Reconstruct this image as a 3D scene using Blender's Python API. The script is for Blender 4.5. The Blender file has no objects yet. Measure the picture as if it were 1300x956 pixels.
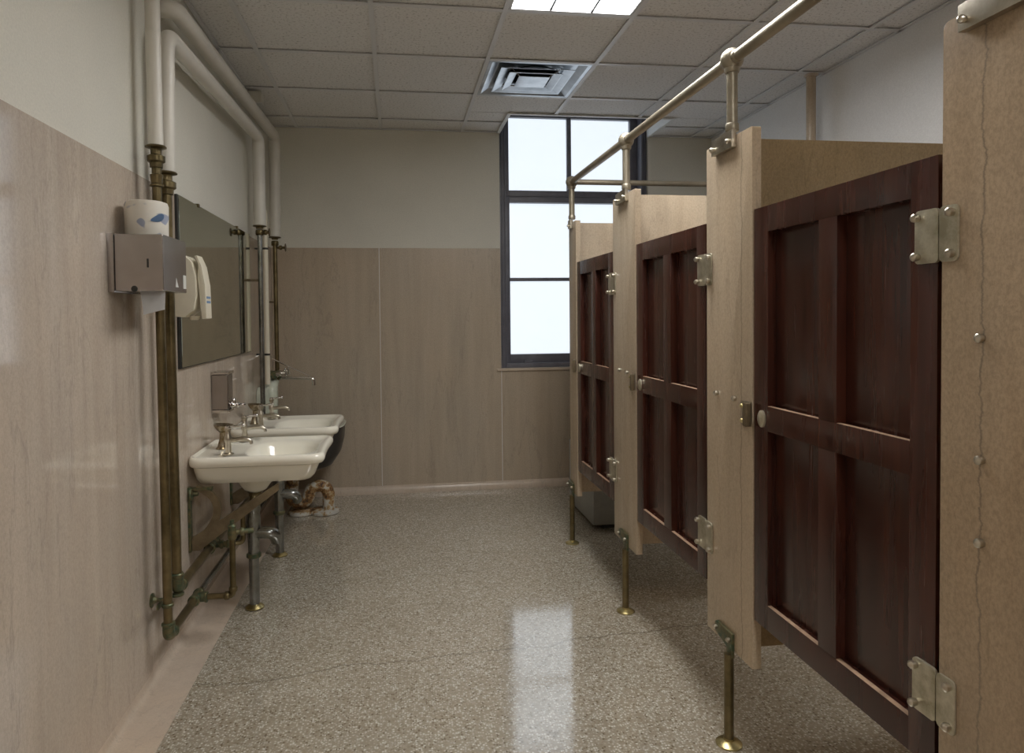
import bpy, bmesh, math, random
from mathutils import Vector, Matrix
random.seed(7)
scene = bpy.context.scene
col = scene.collection
PI = math.pi

# ------------------------------------------------------------------ materials
def new_mat(name):
    m = bpy.data.materials.new(name); m.use_nodes = True
    nt = m.node_tree; b = nt.nodes['Principled BSDF']
    return m, nt, b
def N(nt, typ, **kw):
    n = nt.nodes.new(typ)
    for k, v in kw.items():
        if k in n.inputs: n.inputs[k].default_value = v
        else: setattr(n, k, v)
    return n
def ramp(nt, stops, interp='LINEAR'):
    r = nt.nodes.new('ShaderNodeValToRGB'); e = r.color_ramp.elements
    r.color_ramp.interpolation = interp
    while len(e) < len(stops): e.new(0.5)
    for i, (p, c) in enumerate(stops):
        e[i].position = p; e[i].color = (c[0], c[1], c[2], 1)
    return r
def coords(nt, scale=(1, 1, 1), world=True):
    if world:
        g = nt.nodes.new('ShaderNodeNewGeometry'); out = g.outputs['Position']
    else:
        g = nt.nodes.new('ShaderNodeTexCoord'); out = g.outputs['Object']
    mp = nt.nodes.new('ShaderNodeMapping'); mp.inputs['Scale'].default_value = scale
    nt.links.new(out, mp.inputs['Vector'])
    return mp.outputs['Vector']
def noise(nt, vec, scale, detail=4, rough=0.55, dist=0.0):
    n = nt.nodes.new('ShaderNodeTexNoise')
    n.inputs['Scale'].default_value = scale; n.inputs['Detail'].default_value = detail
    n.inputs['Roughness'].default_value = rough; n.inputs['Distortion'].default_value = dist
    nt.links.new(vec, n.inputs['Vector']); return n.outputs['Fac']
def mix(nt, a, b, fac, mode='MIX'):
    m = nt.nodes.new('ShaderNodeMix'); m.data_type = 'RGBA'; m.blend_type = mode
    for s, v in ((m.inputs['Factor'], fac), (m.inputs['A'], a), (m.inputs['B'], b)):
        if isinstance(v, (int, float)): s.default_value = v
        elif isinstance(v, tuple): s.default_value = (v[0], v[1], v[2], 1)
        else: nt.links.new(v, s)
    return m.outputs['Result']
def bump(nt, b, h, strength=0.3, dist=0.01):
    n = nt.nodes.new('ShaderNodeBump'); n.inputs['Strength'].default_value = strength
    n.inputs['Distance'].default_value = dist
    nt.links.new(h, n.inputs['Height']); nt.links.new(n.outputs['Normal'], b.inputs['Normal'])
def math_n(nt, op, a, b=None):
    m = nt.nodes.new('ShaderNodeMath'); m.operation = op
    for i, v in enumerate((a, b)):
        if v is None: continue
        if isinstance(v, (int, float)): m.inputs[i].default_value = v
        else: nt.links.new(v, m.inputs[i])
    return m.outputs[0]

def simple(name, c, rough=0.5, metal=0.0, var=0.12, vscale=30, spec=None, bmp=0.0):
    m, nt, b = new_mat(name)
    v = coords(nt); f = noise(nt, v, vscale, 5, 0.6)
    lo = tuple(x * (1 - var) for x in c); hi = tuple(min(1, x * (1 + var)) for x in c)
    r = ramp(nt, [(0.3, lo), (0.7, hi)]); nt.links.new(f, r.inputs[0])
    nt.links.new(r.outputs[0], b.inputs['Base Color'])
    b.inputs['Roughness'].default_value = rough; b.inputs['Metallic'].default_value = metal
    if spec is not None: b.inputs['Specular IOR Level'].default_value = spec
    if bmp: bump(nt, b, f, bmp, 0.002)
    return m

def marble(name, base, dark, rough=0.16, crack=None, speck=0.35, streak=1.0):
    """polished Tennessee marble: upright streaks, fine speckle, optional crack at world y"""
    m, nt, b = new_mat(name)
    v1 = coords(nt, (9, 9, 0.7)); f1 = noise(nt, v1, 1.6, 6, 0.6, 0.6)
    v2 = coords(nt, (1, 1, 0.7)); f2 = noise(nt, v2, 170, 4, 0.75)
    v3 = coords(nt, (1, 1, 0.5)); f3 = noise(nt, v3, 1.7, 4, 0.6)
    r1 = ramp(nt, [(0.5 - 0.22 / streak, dark), (0.5 + 0.2 / streak, base)]); nt.links.new(f1, r1.inputs[0])
    warm = tuple(min(1, c * k) for c, k in zip(base, (1.12, 1.02, 0.9)))
    r3 = ramp(nt, [(0.35, (0, 0, 0)), (0.7, (1, 1, 1))]); nt.links.new(f3, r3.inputs[0])
    c = mix(nt, r1.outputs[0], warm, math_n(nt, 'MULTIPLY', r3.outputs[0], 0.5))
    r2 = ramp(nt, [(0.34, (1 - speck,) * 3), (0.60, (1, 1, 1))]); nt.links.new(f2, r2.inputs[0])
    c = mix(nt, c, r2.outputs[0], 0.75, 'MULTIPLY')
    # thin grey veins running upright
    v4 = coords(nt, (2.4, 2.4, 0.42)); f4 = noise(nt, v4, 1.3, 7, 0.62, 0.3)
    a = math_n(nt, 'ABSOLUTE', math_n(nt, 'SUBTRACT', f4, 0.5))
    r4 = ramp(nt, [(0.0, (1, 1, 1)), (0.006, (0, 0, 0))]); nt.links.new(a, r4.inputs[0])
    c = mix(nt, c, tuple(x * 0.62 for x in dark), math_n(nt, 'MULTIPLY', r4.outputs[0], 0.38))
    if crack:
        for y0, wob, wid in crack:
            g = nt.nodes.new('ShaderNodeNewGeometry'); sp = nt.nodes.new('ShaderNodeSeparateXYZ')
            nt.links.new(g.outputs['Position'], sp.inputs[0])
            cv = nt.nodes.new('ShaderNodeCombineXYZ'); nt.links.new(sp.outputs['Z'], cv.inputs['Z'])
            w1 = noise(nt, cv.outputs[0], 4, 9, 0.72)
            off = math_n(nt, 'MULTIPLY', math_n(nt, 'SUBTRACT', w1, 0.5), wob)
            d = math_n(nt, 'ABSOLUTE', math_n(nt, 'SUBTRACT', math_n(nt, 'SUBTRACT', sp.outputs['Y'], y0), off))
            rr = ramp(nt, [(0.0, (1, 1, 1)), (wid, (0, 0, 0))]); nt.links.new(d, rr.inputs[0])
            c = mix(nt, c, (0.10, 0.09, 0.075), math_n(nt, 'MULTIPLY', rr.outputs[0], 0.55))
    nt.links.new(c, b.inputs['Base Color'])
    b.inputs['Roughness'].default_value = rough
    return m

M = {}
M['marble_wall'] = marble('wall marble', (0.58, 0.51, 0.44), (0.48, 0.41, 0.345), rough=0.075, speck=0.22)
M['marble_back'] = marble('back wall marble', (0.48, 0.41, 0.325), (0.39, 0.33, 0.255), rough=0.36, speck=0.22)
M['marble_base'] = marble('base marble', (0.57, 0.485, 0.40), (0.48, 0.40, 0.325), rough=0.3, speck=0.15)
SB, SD = (0.57, 0.475, 0.36), (0.46, 0.375, 0.28)
M['marble_stall'] = marble('stall marble', SB, SD, rough=0.22, speck=0.25)
M['marble_near'] = marble('near pilaster marble', (0.51, 0.395, 0.275), (0.41, 0.31, 0.21), rough=0.24, speck=0.35, crack=[(1.080, 0.085, 0.0013)], streak=0.7)
M['marble_shaded'] = marble('shaded partition marble', (0.35, 0.255, 0.145), (0.265, 0.19, 0.10), rough=0.25, speck=0.3, streak=0.7)  # stall marble darkened: the shade inside the stalls is put into its colour
M['marble_third'] = marble('third pilaster marble', SB, SD, rough=0.24, speck=0.25, crack=[(1.93, 0.07, 0.0011)], streak=0.8)

def plaster(name, c):
    m, nt, b = new_mat(name)
    v = coords(nt); f = noise(nt, v, 140, 4, 0.7); g = noise(nt, v, 2.2, 4, 0.6)
    r = ramp(nt, [(0.3, tuple(x * 0.88 for x in c)), (0.65, c)]); nt.links.new(f, r.inputs[0])
    r2 = ramp(nt, [(0.3, (0.93,) * 3), (0.7, (1, 1, 1))]); nt.links.new(g, r2.inputs[0])
    nt.links.new(mix(nt, r.outputs[0], r2.outputs[0], 1.0, 'MULTIPLY'), b.inputs['Base Color'])
    b.inputs['Roughness'].default_value = 0.75
    bump(nt, b, f, 0.25, 0.003); return m
M['plaster'] = plaster('painted plaster', (0.73, 0.71, 0.63))
M['plaster_daylit'] = plaster('daylit white plaster', (0.88, 0.885, 0.89))  # wall plaster whitened and cooled, daylight put into its colour
M['paint_white'] = simple('white trim paint', (0.70, 0.71, 0.70), 0.45, var=0.03)

def tile_mat():
    m, nt, b = new_mat('ceiling tile')
    v = coords(nt); f = noise(nt, v, 75, 4, 0.7)
    r = ramp(nt, [(0.34, (0.44, 0.43, 0.42)), (0.45, (0.78, 0.775, 0.77)), (0.8, (0.84, 0.835, 0.83))])
    nt.links.new(f, r.inputs[0]); nt.links.new(r.outputs[0], b.inputs['Base Color'])
    b.inputs['Roughness'].default_value = 0.9; bump(nt, b, f, 0.4, 0.003); return m
M['tile'] = tile_mat()
M['grid'] = simple('ceiling grid', (0.70, 0.71, 0.73), 0.38, var=0.02)

def terrazzo():
    m, nt, b = new_mat('terrazzo')
    v = coords(nt)
    def chips(scale, rnd=1.0):
        n = nt.nodes.new('ShaderNodeTexVoronoi'); n.inputs['Scale'].default_value = scale
        n.inputs['Randomness'].default_value = rnd
        nt.links.new(v, n.inputs['Vector']); return n
    a = chips(125)
    hsv = nt.nodes.new('ShaderNodeSeparateColor'); nt.links.new(a.outputs['Color'], hsv.inputs[0])
    r = ramp(nt, [(0.0, (0.19, 0.15, 0.10)), (0.13, (0.37, 0.335, 0.265)), (0.32, (0.49, 0.465, 0.40)),
                  (0.56, (0.64, 0.61, 0.53)), (0.82, (0.76, 0.74, 0.67))], 'CONSTANT')
    nt.links.new(hsv.outputs[0], r.inputs[0])
    d = ramp(nt, [(0.30, (0, 0, 0)), (0.55, (1, 1, 1))]); nt.links.new(a.outputs['Distance'], d.inputs[0])
    c = mix(nt, r.outputs[0], (0.36, 0.31, 0.235), math_n(nt, 'MULTIPLY', d.outputs[0], 0.85))
    g = noise(nt, v, 1.4, 4, 0.6)
    r2 = ramp(nt, [(0.3, (0.88, 0.87, 0.85)), (0.7, (1, 1, 1))]); nt.links.new(g, r2.inputs[0])
    c = mix(nt, c, r2.outputs[0], 1.0, 'MULTIPLY')
    # two hairline cracks wandering across the floor
    gg = nt.nodes.new('ShaderNodeNewGeometry'); sp = nt.nodes.new('ShaderNodeSeparateXYZ')
    nt.links.new(gg.outputs['Position'], sp.inputs[0])
    for y0, slope, k in ((2.66, 0.10, 0.8), (3.55, 0.04, 0.35)):
        cv = nt.nodes.new('ShaderNodeCombineXYZ'); nt.links.new(sp.outputs['X'], cv.inputs['X']); cv.inputs['Y'].default_value = y0
        w = noise(nt, cv.outputs[0], 2.5, 8, 0.7)
        line = math_n(nt, 'ADD', math_n(nt, 'MULTIPLY', sp.outputs['X'], slope), math_n(nt, 'MULTIPLY', math_n(nt, 'SUBTRACT', w, 0.5), 0.22))
        dd = math_n(nt, 'ABSOLUTE', math_n(nt, 'SUBTRACT', math_n(nt, 'SUBTRACT', sp.outputs['Y'], y0), line))
        rr = ramp(nt, [(0.0, (1, 1, 1)), (0.005, (0, 0, 0))]); nt.links.new(dd, rr.inputs[0])
        c = mix(nt, c, (0.11, 0.085, 0.06), math_n(nt, 'MULTIPLY', rr.outputs[0], k))
    nt.links.new(c, b.inputs['Base Color'])
    rg = ramp(nt, [(0.3, (0.07,) * 3), (0.7, (0.13,) * 3)]); nt.links.new(noise(nt, v, 6, 3), rg.inputs[0])
    nt.links.new(rg.outputs[0], b.inputs['Roughness'])
    b.inputs['IOR'].default_value = 2.7
    return m
M['terrazzo'] = terrazzo()

def wood():
    m, nt, b = new_mat('mahogany')
    v = coords(nt, (22, 22, 1.1)); f = noise(nt, v, 2.2, 5, 0.5, 0.25)
    r = ramp(nt, [(0.22, (0.036, 0.011, 0.007)), (0.52, (0.066, 0.0185, 0.011)), (0.78, (0.098, 0.029, 0.016))])
    nt.links.new(f, r.inputs[0])
    v2 = coords(nt, (1, 1, 0.4)); g = noise(nt, v2, 3.0, 3)
    r2 = ramp(nt, [(0.35, (0.6, 0.6, 0.62)), (0.7, (1.0, 1.0, 1.0))]); nt.links.new(g, r2.inputs[0])
    nt.links.new(mix(nt, r.outputs[0], r2.outputs[0], 1.0, 'MULTIPLY'), b.inputs['Base Color'])
    rr = ramp(nt, [(0.3, (0.17,) * 3), (0.7, (0.32,) * 3)]); nt.links.new(noise(nt, v, 1.0, 5), rr.inputs[0])
    nt.links.new(rr.outputs[0], b.inputs['Roughness'])
    b.inputs['Specular IOR Level'].default_value = 0.6
    bump(nt, b, f, 0.06, 0.002)
    return m
M['wood'] = wood()
M['wood_edge'] = simple('pale wood edge', (0.40, 0.27, 0.18), 0.4, var=0.3)  # paler tone for the lower bead of each door panel

def metal(name, c1, c2, rough, scale=22, metallic=1.0, lo=0.35, hi=0.65):
    m, nt, b = new_mat(name)
    v = coords(nt); f = noise(nt, v, scale, 6, 0.65)
    r = ramp(nt, [(lo, c1), (hi, c2)]); nt.links.new(f, r.inputs[0]); nt.links.new(r.outputs[0], b.inputs['Base Color'])
    b.inputs['Roughness'].default_value = rough; b.inputs['Metallic'].default_value = metallic
    return m
M['nickel'] = metal('worn nickel', (0.46, 0.41, 0.33), (0.68, 0.64, 0.55), 0.28)
M['nickel_painted'] = metal('dull nickel rail', (0.27, 0.235, 0.175), (0.38, 0.34, 0.265), 0.42, scale=6, metallic=0.65)
M['hinge'] = metal('hinge plate nickel', (0.38, 0.34, 0.24), (0.66, 0.62, 0.50), 0.38, scale=22, metallic=0.75)
M['brass'] = metal('tarnished brass', (0.10, 0.078, 0.036), (0.22, 0.172, 0.088), 0.34, scale=9, metallic=0.8)
M['brass_green'] = metal('verdigris brass', (0.05, 0.095, 0.058), (0.20, 0.16, 0.08), 0.45, scale=45, metallic=0.6)
M['brass_bright'] = metal('bright brass flange', (0.42, 0.33, 0.14), (0.62, 0.55, 0.30), 0.3, scale=20)
M['brass_cup'] = metal('worn plated brass', (0.20, 0.14, 0.06), (0.50, 0.44, 0.34), 0.3, scale=40)
M['iron'] = metal('bracket bronze', (0.14, 0.105, 0.06), (0.23, 0.18, 0.11), 0.45, scale=15, metallic=0.5)
M['pewter'] = metal('dull chromed drain pipe', (0.16, 0.155, 0.12), (0.32, 0.33, 0.33), 0.22, scale=12, metallic=0.9)
M['chrome'] = metal('chrome', (0.62, 0.60, 0.57), (0.78, 0.76, 0.74), 0.12, scale=8)
M['steel'] = metal('brushed steel', (0.36, 0.33, 0.31), (0.46, 0.43, 0.42), 0.25, scale=4)
M['aluminium'] = metal('shiny aluminium', (0.42, 0.45, 0.48), (0.62, 0.65, 0.68), 0.30, scale=7)
M['sleeve'] = simple('painted pipe covering', (0.66, 0.635, 0.575), 0.38, var=0.05, vscale=8)
M['porcelain'] = simple('cream porcelain', (0.86, 0.83, 0.72), 0.08, var=0.02, vscale=4, spec=0.7)
M['enamel'] = simple('aged green white enamel', (0.62, 0.65, 0.55), 0.22, var=0.14, vscale=14)
M['black'] = simple('black iron', (0.02, 0.02, 0.018), 0.5)
M['dark_enamel'] = simple('dark sink outside', (0.035, 0.03, 0.028), 0.4)
M['cream_plastic'] = simple('cream plastic', (0.72, 0.67, 0.54), 0.35, var=0.03)
M['grey_metal'] = simple('grey painted metal', (0.30, 0.31, 0.30), 0.42, var=0.06)
M['frame'] = simple('window frame metal', (0.13, 0.13, 0.155), 0.40, var=0.15, vscale=10)
M['sticker'] = simple('label sticker', (0.62, 0.62, 0.58), 0.5, var=0.03)
M['blue'] = simple('blue print', (0.16, 0.27, 0.45), 0.5)
M['paper'] = simple('paper', (0.78, 0.79, 0.80), 0.85, var=0.02)
M['wrapper'] = None
def wrapper():
    m, nt, b = new_mat('roll wrapper')
    v = coords(nt); f = noise(nt, v, 20, 1, 0.3)
    r = ramp(nt, [(0.60, (0.66, 0.63, 0.56)), (0.63, (0.30, 0.33, 0.42))]); nt.links.new(f, r.inputs[0])
    nt.links.new(r.outputs[0], b.inputs['Base Color']); b.inputs['Roughness'].default_value = 0.5; return m
M['wrapper'] = wrapper()
def rusty():
    m, nt, b = new_mat('rusty flaking white paint')
    v = coords(nt); f = noise(nt, v, 26, 6, 0.7); g = noise(nt, v, 9, 3)
    s = math_n(nt, 'ADD', math_n(nt, 'MULTIPLY', f, 0.6), math_n(nt, 'MULTIPLY', g, 0.4))
    r = ramp(nt, [(0.40, (0.05, 0.03, 0.02)), (0.46, (0.24, 0.12, 0.04)), (0.50, (0.38, 0.26, 0.12)), (0.54, (0.50, 0.48, 0.42)), (0.7, (0.58, 0.58, 0.55))])
    nt.links.new(s, r.inputs[0]); nt.links.new(r.outputs[0], b.inputs['Base Color'])
    b.inputs['Roughness'].default_value = 0.6; bump(nt, b, f, 0.6, 0.006); return m
M['rust'] = rusty()
def mirror_mat():
    m, nt, b = new_mat('old mirror glass')
    b.inputs['Base Color'].default_value = (0.56, 0.57, 0.48, 1); b.inputs['Metallic'].default_value = 1
    v = coords(nt); f = noise(nt, v, 5, 3); r = ramp(nt, [(0.3, (0.03,) * 3), (0.7, (0.06,) * 3)])
    nt.links.new(f, r.inputs[0]); nt.links.new(r.outputs[0], b.inputs['Roughness']); return m
M['mirror'] = mirror_mat()
def emis(name, c, s, tex=True):
    m, nt, b = new_mat(name)
    b.inputs['Base Color'].default_value = (0.3, 0.3, 0.3, 1); b.inputs['Roughness'].default_value = 0.35
    b.inputs['Emission Strength'].default_value = s
    if tex:
        v = coords(nt); f = noise(nt, v, 70, 5, 0.8); g = noise(nt, v, 2.5, 3, 0.6)
        gr = ramp(nt, [(0.45, (1, 1, 1)), (0.62, (0, 0, 0))]); nt.links.new(g, gr.inputs[0])
        r = ramp(nt, [(0.36, tuple(x * 0.80 for x in c)), (0.46, c)]); nt.links.new(f, r.inputs[0])
        cc = mix(nt, c, r.outputs[0], math_n(nt, 'SUBTRACT', 1.0, gr.outputs[0]))
        nt.links.new(cc, b.inputs['Emission Color'])
    else: b.inputs['Emission Color'].default_value = (c[0], c[1], c[2], 1)
    return m
M['pane'] = emis('frosted glass lit by daylight', (0.81, 0.89, 0.975), 0.98)
M['lamp'] = emis('fluorescent lens', (1.0, 0.985, 0.96), 19.5, tex=False)

# ------------------------------------------------------------------ mesh helpers
def smooth(me, ang=40):
    for p in me.polygons: p.use_smooth = True
    try: me.set_sharp_from_angle(angle=math.radians(ang))
    except Exception: pass
def obj(name, bm, mat, parent=None, sm=True, loc=None):
    bmesh.ops.recalc_face_normals(bm, faces=bm.faces)
    me = bpy.data.meshes.new(name); bm.to_mesh(me); bm.free()
    if sm: smooth(me)
    mats = mat if isinstance(mat, (list, tuple)) else [mat]
    for m in mats: me.materials.append(M[m])
    o = bpy.data.objects.new(name, me); col.objects.link(o)
    if parent is not None:
        o.parent = parent
        if loc is not None: o.location = loc
        else: o.location = -Vector(ORG.get(parent.name, (0, 0, 0)))
    return o
ORG = {}
def thing(name, label, cat, loc, group=None):
    o = bpy.data.objects.new(name, None); col.objects.link(o); o.location = loc
    o.empty_display_size = 0.05
    o['label'] = label; o['category'] = cat
    if group: o['group'] = group
    ORG[o.name] = tuple(loc); return o
def part(name, bm, mat, parent, sm=True, label=None):
    """geometry given in world coordinates, attached to a part or thing"""
    me_o = obj(name, bm, mat, None, sm)
    me_o.parent = parent
    if parent.name in ORG: me_o.location = -Vector(ORG[parent.name])
    if label: me_o['label'] = label
    ORG.setdefault(me_o.name, (0, 0, 0))
    return me_o
def sub(name, bm, mat, parent, sm=True, label=None):
    o = obj(name, bm, mat, None, sm); o.parent = parent; o.location = (0, 0, 0)
    if label: o['label'] = label
    return o
def struct(name, bm, mat, sm=False, parent=None):
    o = obj(name, bm, mat, None, sm)
    if parent is None: o['kind'] = 'structure'
    else: o.parent = parent
    return o
def BM(): return bmesh.new()
def box(bm, x0, x1, y0, y1, z0, z1, bev=0.0, seg=2, mi=0):
    t = bmesh.new()
    bmesh.ops.create_cube(t, size=1)
    for v in t.verts:
        v.co = Vector(((x0 + x1) / 2 + v.co.x * (x1 - x0), (y0 + y1) / 2 + v.co.y * (y1 - y0), (z0 + z1) / 2 + v.co.z * (z1 - z0)))
    if bev: bmesh.ops.bevel(t, geom=t.edges[:], offset=bev, segments=seg, profile=0.7, affect='EDGES')
    for f in t.faces: f.material_index = mi
    merge(bm, t); return bm
def merge(bm, t):
    me = bpy.data.meshes.new('tmp'); t.to_mesh(me); t.free(); bm.from_mesh(me); bpy.data.meshes.remove(me)
def frame_at(d):
    d = d.normalized(); a = Vector((0, 0, 1)) if abs(d.z) < 0.9 else Vector((0, 1, 0))
    u = d.cross(a).normalized(); return u, d.cross(u).normalized()
def lathe(bm, base, axis, prof, n=24, cap=True):
    """prof: list of (t along axis, radius)"""
    base = Vector(base); axis = Vector(axis).normalized(); u, w = frame_at(axis); rings = []
    for t, r in prof:
        c = base + axis * t
        rings.append([bm.verts.new(c + (u * math.cos(2 * PI * i / n) + w * math.sin(2 * PI * i / n)) * max(r, 1e-5)) for i in range(n)])
    for a, b in zip(rings, rings[1:]):
        for i in range(n): bm.faces.new((a[i], a[(i + 1) % n], b[(i + 1) % n], b[i]))
    if cap:
        bm.faces.new(rings[0][::-1]); bm.faces.new(rings[-1])
    return bm
def round_path(pts, R, k=7):
    pts = [Vector(p) for p in pts]; out = [pts[0]]
    for i in range(1, len(pts) - 1):
        a, b, c = pts[i - 1], pts[i], pts[i + 1]
        d1 = (a - b); d2 = (c - b); r = min(R, d1.length * 0.49, d2.length * 0.49)
        p = b + d1.normalized() * r; q = b + d2.normalized() * r
        for j in range(k + 1):
            t = j / k; out.append((1 - t) ** 2 * p + 2 * t * (1 - t) * b + t * t * q)
    out.append(pts[-1]); return out
def tube(bm, pts, r, n=16, R=0.04, cap=True, rs=None):
    P = round_path(pts, R) if len(pts) > 2 else [Vector(p) for p in pts]
    d0 = (P[1] - P[0]).normalized(); u, w = frame_at(d0); rings = []
    for i, p in enumerate(P):
        if i == 0: d = P[1] - P[0]
        elif i == len(P) - 1: d = P[-1] - P[-2]
        else: d = (P[i + 1] - P[i]).normalized() + (P[i] - P[i - 1]).normalized()
        d.normalize(); u = (u - d * u.dot(d)).normalized(); w = d.cross(u)
        rr = r if rs is None else rs[0] + (rs[1] - rs[0]) * i / (len(P) - 1)
        rings.append([bm.verts.new(p + (u * math.cos(2 * PI * j / n) + w * math.sin(2 * PI * j / n)) * rr) for j in range(n)])
    for a, b in zip(rings, rings[1:]):
        for j in range(n): bm.faces.new((a[j], a[(j + 1) % n], b[(j + 1) % n], b[j]))
    if cap: bm.faces.new(rings[0][::-1]); bm.faces.new(rings[-1])
    return bm
def sphere(bm, c, r, sz=(1, 1, 1), n=20):
    t = bmesh.new(); bmesh.ops.create_uvsphere(t, u_segments=n, v_segments=n // 2, radius=r)
    for v in t.verts: v.co = Vector((v.co.x * sz[0] + c[0], v.co.y * sz[1] + c[1], v.co.z * sz[2] + c[2]))
    merge(bm, t); return bm
def prism(bm, pts, y0, y1, plane='XZ', bev=0.0):
    """extrude a 2-D outline; plane XZ extrudes along y, YZ along x, XY along z"""
    t = bmesh.new()
    def P(a, b, c): return {'XZ': (a, c, b), 'YZ': (c, a, b), 'XY': (a, b, c)}[plane]
    A = [t.verts.new(P(a, b, y0)) for a, b in pts]; B = [t.verts.new(P(a, b, y1)) for a, b in pts]
    t.faces.new(A); t.faces.new(B[::-1]); n = len(pts)
    for i in range(n): t.faces.new((A[i], B[i], B[(i + 1) % n], A[(i + 1) % n]))
    bmesh.ops.recalc_face_normals(t, faces=t.faces)
    if bev: bmesh.ops.bevel(t, geom=t.edges[:], offset=bev, segments=2, profile=0.7, affect='EDGES')
    merge(bm, t); return bm
def rrect(y0, y1, z0, z1, r, k=5):
    out = []
    for cy, cz, a0 in ((y1 - r, z1 - r, 0), (y0 + r, z1 - r, 90), (y0 + r, z0 + r, 180), (y1 - r, z0 + r, 270)):
        for i in range(k + 1):
            a = math.radians(a0 + 90 * i / k); out.append((cy + r * math.cos(a), cz + r * math.sin(a)))
    return out
def bolt(bm, p, axis, r=0.0075, h=0.010):
    lathe(bm, p, axis, [(0, r * 0.8), (h * 0.35, r * 0.85), (h * 0.4, r), (h * 0.75, r * 0.95), (h, r * 0.5), (h * 1.05, 0.0005)], 12)

# ------------------------------------------------------------------ dimensions
XL, XR, YB, YF, H = -0.903, 2.520, 5.254, -1.70, 2.738
ZW = 1.855
T = 0.6096; GX, GY = -0.7013, 4.9866
WX0, WX1, WZ0, WZ1 = 0.806, 1.994, 0.930, 2.985
WY = 5.404
XS = 1.02     # front plane of the stalls

# ------------------------------------------------------------------ room shell
bm = BM(); box(bm, XL - 0.15, XR + 0.15, YF - 0.15, YB + 0.4, -0.12, 0.0); struct('floor', bm, 'terrazzo')
bm = BM(); box(bm, XL - 0.15, XL - 0.004, YF - 0.15, YB + 0.15, 0, 3.15)
struct('wall_left', bm, 'plaster')
bm = BM(); box(bm, XR + 0.004, XR + 0.15, YF - 0.15, YB + 0.15, 0, 3.15)
struct('wall_right', bm, 'plaster_daylit')
bm = BM(); box(bm, XL - 0.004, XR + 0.004, YF - 0.15, YF - 0.004, 0, 3.15)
struct('wall_front', bm, 'plaster')
bm = BM()
box(bm, XL - 0.004, WX0, YB + 0.004, YB + 0.28, 0, 3.15)
box(bm, WX1, XR + 0.004, YB + 0.004, YB + 0.28, 0, 3.15)
box(bm, WX0, WX1, YB + 0.004, YB + 0.28, 0, WZ0 - 0.02)
box(bm, WX0, WX1, YB + 0.004, YB + 0.28, WZ1, 3.15)
struct('wall_back', bm, 'plaster')

# marble wainscot slabs (fixed to the walls)
tn = [0]
def trim(bm, mat, sm=False):
    tn[0] += 1; return struct('trim_%d' % tn[0], bm, mat, sm)
def slab_back(x0, x1, z1):
    bm = BM(); box(bm, x0 + 0.0008, x1 - 0.0008, YB, YB + 0.004, 0.0, z1, 0.0006, 1); trim(bm, 'marble_back')
slab_back(XL, -0.116, ZW); slab_back(-0.116, WX0, ZW); slab_back(WX0, WX1, WZ0 - 0.02); slab_back(WX1, XR, ZW)
for y0, y1 in ((YF, -0.55), (-0.55, 0.95), (0.95, 2.66), (2.66, YB)):
    bm = BM(); box(bm, XL - 0.004, XL, y0 + 0.0006, y1 - 0.0006, 0.0, ZW, 0.0005, 1); trim(bm, 'marble_wall')
for y0, y1 in ((YF, -0.4), (-0.4, 1.015), (1.015, 2.0), (2.0, 2.95), (2.95, 3.9), (3.9, YB)):
    bm = BM(); box(bm, XR, XR + 0.004, y0 + 0.0006, y1 - 0.0006, 0.0, ZW, 0.0005, 1); trim(bm, 'marble_wall')
bm = BM(); box(bm, XL, XR, YF - 0.004, YF, 0.0, ZW); trim(bm, 'marble_wall')
# grout lines of lighter mortar between the back slabs
bm = BM(); box(bm, WX0 - 0.035, WX1 + 0.035, YB - 0.014, YB + 0.13, WZ0 - 0.02, WZ0, 0.004); trim(bm, 'marble_base')   # window sill
for xj, zt in ((-0.116, ZW), (WX0 + 0.001, WZ0 - 0.02)):
    bm = BM(); box(bm, xj - 0.0022, xj + 0.0022, YB - 0.0006, YB + 0.002, 0.04, zt); trim(bm, 'paint_white')
# baseboards
bm = BM()
prism(bm, [(YB, 0.0), (YB - 0.026, 0.0), (YB - 0.024, 0.034), (YB - 0.014, 0.050), (YB, 0.058)], XL + 0.01, XR, 'YZ')
struct('baseboard_back', bm, 'marble_base', True)
bm = BM()
prism(bm, [(XL, 0.0), (XL + 0.150, 0.0), (XL + 0.150, 0.0035), (XL + 0.030, 0.0035), (XL + 0.013, 0.008), (XL + 0.003, 0.022), (XL, 0.040)], YF, YB - 0.02, 'XZ')
struct('baseboard_left', bm, 'marble_base', True)
bm = BM(); prism(bm, [(XR, 0.0), (XR - 0.026, 0.0), (XR - 0.022, 0.034), (XR, 0.055)], YF, YB - 0.02, 'XZ')
struct('baseboard_right', bm, 'marble_base', True)
bm = BM(); prism(bm, [(YF, 0.0), (YF + 0.026, 0.0), (YF + 0.022, 0.034), (YF, 0.055)], XL + 0.15, XR - 0.02, 'YZ')
struct('baseboard_front', bm, 'marble_base', True)

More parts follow.
